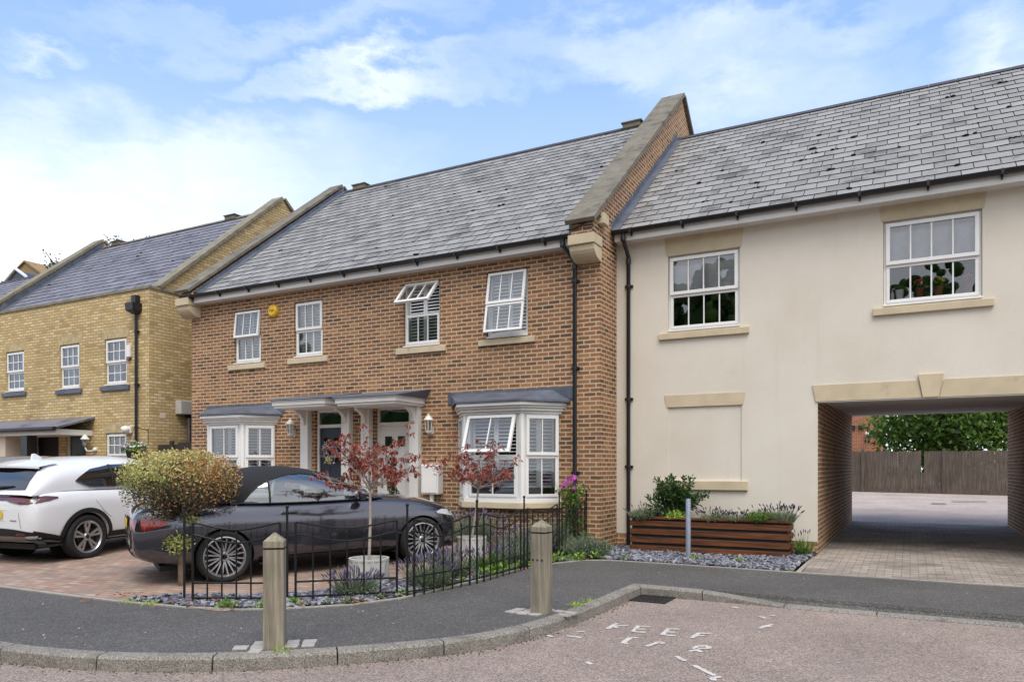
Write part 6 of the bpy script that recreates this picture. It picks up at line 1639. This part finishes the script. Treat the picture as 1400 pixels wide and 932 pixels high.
tuft('lavender', 'sparse lavender with dark seed heads right of the bay shrub', 'lavender', -2.78, 12.12, .34, .22, 93, 'leaf_lavender', 'bloom_dark', 150, 55, zb=.55, group=GP, spread=1.1, bl=(.03, .018))
tuft('lavender', 'low lavender with dark seed heads in the middle of the planter', 'lavender', -2.42, 12.12, .30, .19, 94, 'leaf_lavender', 'bloom_dark', 130, 45, zb=.55, group=GP, spread=1.1, bl=(.03, .018))
tuft('lavender', 'green bushy lavender near the right end of the slatted planter', 'lavender', -2.05, 12.12, .32, .30, 95, 'leaf_green', 'bloom_dark', 320, 10, zb=.55, group=GP, spread=.9)
tuft('lavender', 'lavender with dark seed heads at the right end of the slatted planter', 'lavender', -1.75, 12.12, .26, .33, 96, 'leaf_lavender', 'bloom_dark', 150, 60, zb=.55, group=GP, spread=.8, bl=(.032, .02))
t = thing('spurge_plant', 'small lime green plant under the bay shrub in the slatted planter', 'plant', (-3.38, 11.98, .55)); r = rng(97); mb = MB()
for i in range(420): d = rdir(r, -.1, 1); mb.leaf(Vector((-3.40, 12.02, .58))+Vector((d.x*.22, d.y*.12, d.z*.13))*r.uniform(.6, 1), rdir(r, -.2, 1), d, .05, .028, r.random())
mb.build('foliage', 'leaf_lime', t, uv=False)
tuft('corner_weed', 'wispy weed at the foot of the cream wall beside the passage', 'plant', -1.45, 12.2, .16, .42, 98, 'leaf_green', 'bloom_dark', 60, 12, spread=.5)
mb = MB(); r = rng(99)
for x, y in ((-2.90, 11.22), (-2.2, 11.2), (-3.9, 10.95), (-2.86, 11.25)):
    for q in range(30): mb.leaf((x+r.gauss(0, .04), y+r.gauss(0, .04), gz(x, y)+.03), rdir(r, .1, 1), rdir(r), .06, .03, r.uniform(.5, 1))
tag(mb.build('weeds', 'leaf_green', uv=False), kind='stuff')

# ---------------------------------------------------------------- background
def tree(name, label, x, y, z0, h, cw, seed, mat, nleaf, ls, group=None, open_=.0, low=.3, trunk=.16):
    r = rng(seed); t = thing(name, label, 'tree', (x, y, z0), group=group)
    tr = MB(); tr.tube(smoothline([(x, y, z0-.1), (x+.1, y, z0+h*.35), (x, y+.1, z0+h*.8)], 5), [trunk*(1-.8*i/10) for i in range(11)], 8)
    lf = MB(); cl = []
    for i in range(34):
        zt = z0+h*(low+(1-low)*r.random()**.8*.75); d = rdir(r, -.1, .9); q = (zt-z0)/h
        L = cw*r.uniform(.55, 1.05)*math.sqrt(max(.1, 1-((q-.45)/.75)**2)); pts = limb(tr, r, (x, y, zt-.12*h), d, L, trunk*.3, .015, .25, 5, 5)
        for k in (2, 3, 4, 5): cl.append((pts[k], cw*r.uniform(.12, .30)))
    for i in range(nleaf):
        c_, rad = r.choice(cl); d = rdir(r); p = c_+d*rad*(r.random()**.4)
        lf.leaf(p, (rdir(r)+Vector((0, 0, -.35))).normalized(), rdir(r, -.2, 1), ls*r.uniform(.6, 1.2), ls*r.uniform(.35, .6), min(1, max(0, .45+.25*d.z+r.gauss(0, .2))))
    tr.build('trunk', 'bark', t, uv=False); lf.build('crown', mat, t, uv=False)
# fence, tree and house at the end of the courtyard
fz = lambda y: .05+(y-YB)*.43/15.4
t = thing('board_fence', 'weathered close-boarded timber fence behind the courtyard seen through the passage', 'fence', (1, 33, fz(33)))
r = rng(101); A = Vector((-9, 35.0, 0)); B = Vector((9, 31.0, 0)); L = (B-A).length; u = (B-A).normalized(); nv = Vector((-u.y, u.x, 0)); k = int(L/.105)
m3 = Matrix(((u.x, nv.x, 0), (u.y, nv.y, 0), (0, 0, 1)))
mb = MB()
for i in range(k):
    s = i*.105; p = A+u*s; z = fz(p.y); h = 1.50+r.gauss(0, .008)
    if i == 92: h *= .45; z -= 0
    mb.obox((p.x, p.y, z+.14+h/2), .10, .018, h, m3 @ Euler((0, r.gauss(0, .004), r.gauss(0, .03))).to_matrix())
mb.build('boards', 'fence_wood', t)
mb = MB()
for i in range(7):
    p = A+u*(1.7+i*2.9)-nv*.04; z = fz(p.y); mb = MB(); mb.obox((p.x, p.y, z+.87), .10, .10, 1.74, m3); mb.build('post', 'fence_wood', t)
mb = MB(); p = (A+B)/2-nv*.01; mb.obox((p.x, p.y, fz(33)+.07), L, .03, .17, m3); mb.build('gravel_board', 'fence_wood', t)
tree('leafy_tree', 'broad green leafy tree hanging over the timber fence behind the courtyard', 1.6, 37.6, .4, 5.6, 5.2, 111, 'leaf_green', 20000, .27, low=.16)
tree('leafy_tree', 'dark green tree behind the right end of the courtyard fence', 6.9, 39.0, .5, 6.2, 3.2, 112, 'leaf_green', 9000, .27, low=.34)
t = thing('red_brick_house', 'orange-red brick house wall with a white window beyond the courtyard fence', 'house', (-3.5, 44, .5))
mb = MB(); wall_front(mb, -16, -1.35, .3, 7.4, 44, [(-4.6, -3.65, 2.0, 4.1), (-3.6, -2.5, 4.8, 5.6)], .12); mb.quad((-1.35, 44, .3), (-1.35, 52, .3), (-1.35, 52, 7.4), (-1.35, 44, 7.4)); mb.build('wall', 'far_brick', t)
mb = MB(); mb.prism([(-16.3, 43.6, 7.3), (-16.3, 48, 10.6), (-16.3, 52.4, 7.3)], (15.5, 0, 0)); mb.build('roof', 'slate_grey', t)
mb = MB(); T = plane_T(44.06); bars_frame(mb, T, -4.6, -3.65, 2.0, 4.1, .1, 0, .05); mb.box(-4.15, -4.1, 44.06, 44.1, 2.1, 4.0); wf = mb.build('window', 'upvc', t)
mb = MB(); mb.quad((-4.55, 44.1, 2.05), (-3.7, 44.1, 2.05), (-3.7, 44.1, 4.05), (-4.55, 44.1, 4.05)); mb.build('pane', 'gloss_black', wf)
mb = MB(); bars_frame(mb, T, -3.6, -2.5, 4.8, 5.6, .08, 0, .05); wf = mb.build('window', 'upvc', t); mb = MB(); mb.quad((-3.55, 44.1, 4.85), (-2.55, 44.1, 4.85), (-2.55, 44.1, 5.55), (-3.55, 44.1, 5.55)); mb.build('pane', 'gloss_black', wf)
mb = MB(); mb.box(-3.7, -2.4, 43.95, 44.05, 4.68, 4.79); mb.build('sill', 'cast_stone', t)
mb = MB(); mb.box(-2.9, -2.6, 43.9, 43.999, 3.45, 3.65); mb.box(-2.45, -2.15, 43.9, 43.999, 3.45, 3.65); mb.build('air_vent', 'matt_black', t)
mb = MB(); mb.ball((-2.0, 43.9, 3.2), .13, 10); mb.build('security_lamp', 'upvc', t, smooth=60)

# trees and a gabled house rising behind the left roofs
tree('bare_topped_tree', 'sparse twiggy tree rising behind the yellow brick house roof', -30.9, 21.0, 0, 14.3, 1.8, 121, 'leaf_dark', 2600, .15, low=.6, trunk=.14)
tree('bare_topped_tree', 'thin-leaved tree behind the left parapet of the yellow brick house', -36.3, 21.4, 0, 14.1, 1.5, 122, 'leaf_dark', 1500, .15, low=.6, trunk=.12)
tree('leafy_tree', 'rounded dark green tree at the left edge behind the roofs', -43.2, 22.2, 0, 14.3, 2.0, 123, 'leaf_green', 3800, .22, low=.5)
t = thing('gabled_house', 'brown brick gabled house with a white dormer far behind the left roofs', 'house', (-44, 25, 0))
plain('brown_tile', '#8a7350', .85, var=.18, scale=3., bump=.3); 
gx, gy = -52.4, 28.6; GZ = 1.75
mb = MB(); mb.prism([(gx-6, gy, 0), (gx-6, gy, 12.6), (gx-.1, gy, 15.2), (gx+4.6, gy, 12.6), (gx+4.6, gy, 0)], (0, 7, 0)); mb.build('wall', 'brown_tile', t)
mb = MB()
for a, b in (((gx-6.2, 12.52), (gx-.1, 15.21)), ((gx-.1, 15.21), (gx+4.9, 12.45))):
    mb.prism([(a[0], gy-.12, a[1]), (b[0], gy-.12, b[1]), (b[0], gy-.12, b[1]+.10), (a[0], gy-.12, a[1]+.10)], (0, 7.3, 0))
mb.build('roof', 'brown_tile', t)
mb = MB(); q = -48.7; gy = 27.6; mb.prism([(q-.95, gy-1.6, 11.4), (q-.95, gy-1.6, 13.05), (q, gy-1.6, 13.55), (q+.95, gy-1.6, 13.05), (q+.95, gy-1.6, 11.4)], (0, 2.6, 0)); dm = mb.build('dormer', 'door_blue', t)
mb = MB()
for a, b in (((q-1.2, 12.95), (q, 13.6)), ((q, 13.6), (q+1.2, 12.95))): mb.prism([(a[0], gy-1.75, a[1]), (b[0], gy-1.75, b[1]), (b[0], gy-1.75, b[1]+.14), (a[0], gy-1.75, a[1]+.14)], (0, .12, 0))
mb.build('barge_board', 'upvc', dm)
mb = MB(); mb.box(q-.8, q+.7, gy-1.68, gy-1.6, 11.6, 12.9); mb.build('window', 'upvc', dm)

# woodland on the far side of the road (it is what the windows mirror)
mb = MB(); r = rng(131)
for i in range(46):
    x = -44+i*1.7+r.gauss(0, .6); y = -25+r.gauss(0, 2.5); h = r.uniform(13.5, 17.5)
    for zz, rad in ((.3, 1.9), (.5, 1.8), (.68, 1.3)): mb.ball((x+r.gauss(0, .3), y+r.gauss(0, .3), h*zz), rad, 12, tint=.35, sz=1.5)
    for q in range(230):
        d = rdir(r); k = r.random()**.5; mb.ball((x+d.x*1.9*k, y+d.y*1.8*k, h*.52+d.z*h*.42*k), r.uniform(.22, .5), 7, tint=r.uniform(.1, .8))
tag(mb.build('woodland', 'leaf_green', uv=False), kind='stuff')
# ---------------------------------------------------------------- sky, sun, camera
SUN_EL, SUN_AZ = R(60), math.atan2(.55, -.80)      # azimuth measured from +Y towards +X
w = bpy.data.worlds.new('World'); sc.world = w; w.use_nodes = True
nt = w.node_tree; nt.nodes.clear()
def wn(typ, inp=None, **pr):
    nd = nt.nodes.new(typ)
    for k, v in pr.items(): setattr(nd, k, v)
    for k, v in (inp or {}).items():
        if isinstance(v, bpy.types.NodeSocket): nt.links.new(v, nd.inputs[k])
        else: nd.inputs[k].default_value = v
    return nd
def wm(op, a, b=0., c=0.): return wn('ShaderNodeMath', {0: a, 1: b, 2: c}, operation=op).outputs[0]
sky = wn('ShaderNodeTexSky', sky_type='NISHITA', sun_disc=False, sun_elevation=SUN_EL, sun_rotation=SUN_AZ, air_density=1.0, dust_density=.6, ozone_density=1.6)
dirv = wn('ShaderNodeTexCoord').outputs['Generated']
sep = wn('ShaderNodeSeparateXYZ', {0: dirv})
az = wm('ARCTAN2', sep.outputs[0], sep.outputs[1]); el = wm('ARCSINE', sep.outputs[2])
ae = wn('ShaderNodeCombineXYZ', {0: az, 1: el, 2: 0.}).outputs[0]
st = wn('ShaderNodeMapping', {'Vector': ae, 'Scale': (1., 2.2, 1.)}).outputs[0]
n1 = wn('ShaderNodeTexNoise', {'Vector': st, 'Scale': 5.5, 'Detail': 8., 'Roughness': .62}).outputs
wrp = wn('ShaderNodeVectorMath', {0: n1['Color'], 1: (.5, .5, .5)}, operation='SUBTRACT').outputs[0]
aw = wn('ShaderNodeVectorMath', {0: wn('ShaderNodeVectorMath', {0: wrp, 'Scale': .22}, operation='SCALE').outputs[0], 1: ae}, operation='ADD').outputs[0]
def blob(a, e, sa, se, rot, amt):
    m = wn('ShaderNodeMapping', {'Vector': aw, 'Location': (a, e, 0), 'Rotation': (0, 0, rot), 'Scale': (sa, se, 1)}, vector_type='TEXTURE').outputs[0]
    g = wn('ShaderNodeTexGradient', {'Vector': m}, gradient_type='SPHERICAL').outputs['Fac']
    return wm('MULTIPLY', g, amt)
CLOUDS = [(-0.696, 0.473, 0.199, 0.026, 0.162, 0.8), (-0.761, 0.513, 0.351, 0.026, 0.165, 0.4), (-0.629, 0.464, 0.155, 0.019, 0.053, 0.6), (-0.196, 0.462, 0.235, 0.075, -0.273, 0.6), (-0.375, 0.5, 0.224, 0.045, 0.048, 0.5), (0.084, 0.439, 0.078, 0.04, -0.046, 0.75), (-1.069, 0.424, 0.05, 0.017, 0.238, 0.5), (-1.076, 0.248, 0.558, 0.154, 0.155, 1.2), (-0.868, 0.374, 0.224, 0.048, 0.132, 0.35), (-0.091, 0.504, 0.211, 0.028, -0.079, 0.4)]
tot = None
for c_ in CLOUDS:
    b = blob(*c_); tot = b if tot is None else wm('ADD', tot, b)
fine = wn('ShaderNodeTexNoise', {'Vector': wn('ShaderNodeMapping', {'Vector': aw, 'Scale': (2.2, 5.5, 1.)}).outputs[0], 'Scale': 6., 'Detail': 9., 'Roughness': .6}).outputs['Fac']
mod = wm('MULTIPLY_ADD', fine, .6, .25)
wisps = wm('MULTIPLY', wm('MAXIMUM', wm('SUBTRACT', n1['Fac'], .56), 0.), .45)
# unseen bright cloud added behind the viewer to neutralise the light on the facades
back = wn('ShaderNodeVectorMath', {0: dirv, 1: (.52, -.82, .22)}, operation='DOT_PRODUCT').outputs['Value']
fill_bank = wm('MULTIPLY', wm('MINIMUM', wm('MAXIMUM', wm('MULTIPLY', wm('ADD', back, .05), 1.9), 0.), 1.), wm('MULTIPLY_ADD', n1['Fac'], .9, .38))
mask = wm('MINIMUM', wm('ADD', wm('MULTIPLY', wm('ADD', tot, wisps), mod), wm('ADD', fill_bank, wm('MULTIPLY', wm('MAXIMUM', wm('SUBTRACT', .5, el), 0.), 1.15))), .95)
tint = wn('ShaderNodeMix', {6: sky.outputs[0], 7: (.92, .98, 1.05, 1)}, data_type='RGBA', blend_type='MULTIPLY'); tint.inputs[0].default_value = 1.
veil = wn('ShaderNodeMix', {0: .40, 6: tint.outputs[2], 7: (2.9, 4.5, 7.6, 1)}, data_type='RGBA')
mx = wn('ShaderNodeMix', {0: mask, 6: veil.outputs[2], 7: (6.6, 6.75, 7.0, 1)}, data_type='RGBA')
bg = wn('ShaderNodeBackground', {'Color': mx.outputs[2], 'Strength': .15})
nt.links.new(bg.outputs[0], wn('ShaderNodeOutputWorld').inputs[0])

sl = bpy.data.lights.new('sun', 'SUN'); sl.energy = 2.2; sl.angle = R(40); sl.color = (1, .94, .86)
so = bpy.data.objects.new('sun', sl); col.objects.link(so)
d = Vector((sin(SUN_AZ)*cos(SUN_EL), cos(SUN_AZ)*cos(SUN_EL), sin(SUN_EL)))
so.rotation_euler = d.to_track_quat('Z', 'Y').to_euler(); so.location = d*60

cam = bpy.data.cameras.new('camera'); co = bpy.data.objects.new('camera', cam); col.objects.link(co)
cam.sensor_width = 36; cam.lens = 36*1015/1400; cam.shift_y = (638-466)/1400; cam.clip_end = 600; cam.clip_start = .05
co.location = (0, 0, 1.42); co.rotation_euler = (R(90), 0, R(28.2))
sc.camera = co
sc.render.engine = 'CYCLES'
sc.cycles.max_bounces = 8; sc.cycles.diffuse_bounces = 6; sc.cycles.transparent_max_bounces = 12; sc.cycles.caustics_reflective = False; sc.cycles.caustics_refractive = False
sc.cycles.use_denoising = True
sc.view_settings.view_transform = 'Standard'; sc.view_settings.look = 'None'; sc.view_settings.gamma = 1; sc.view_settings.use_curve_mapping = False
sc.view_settings.exposure = .45
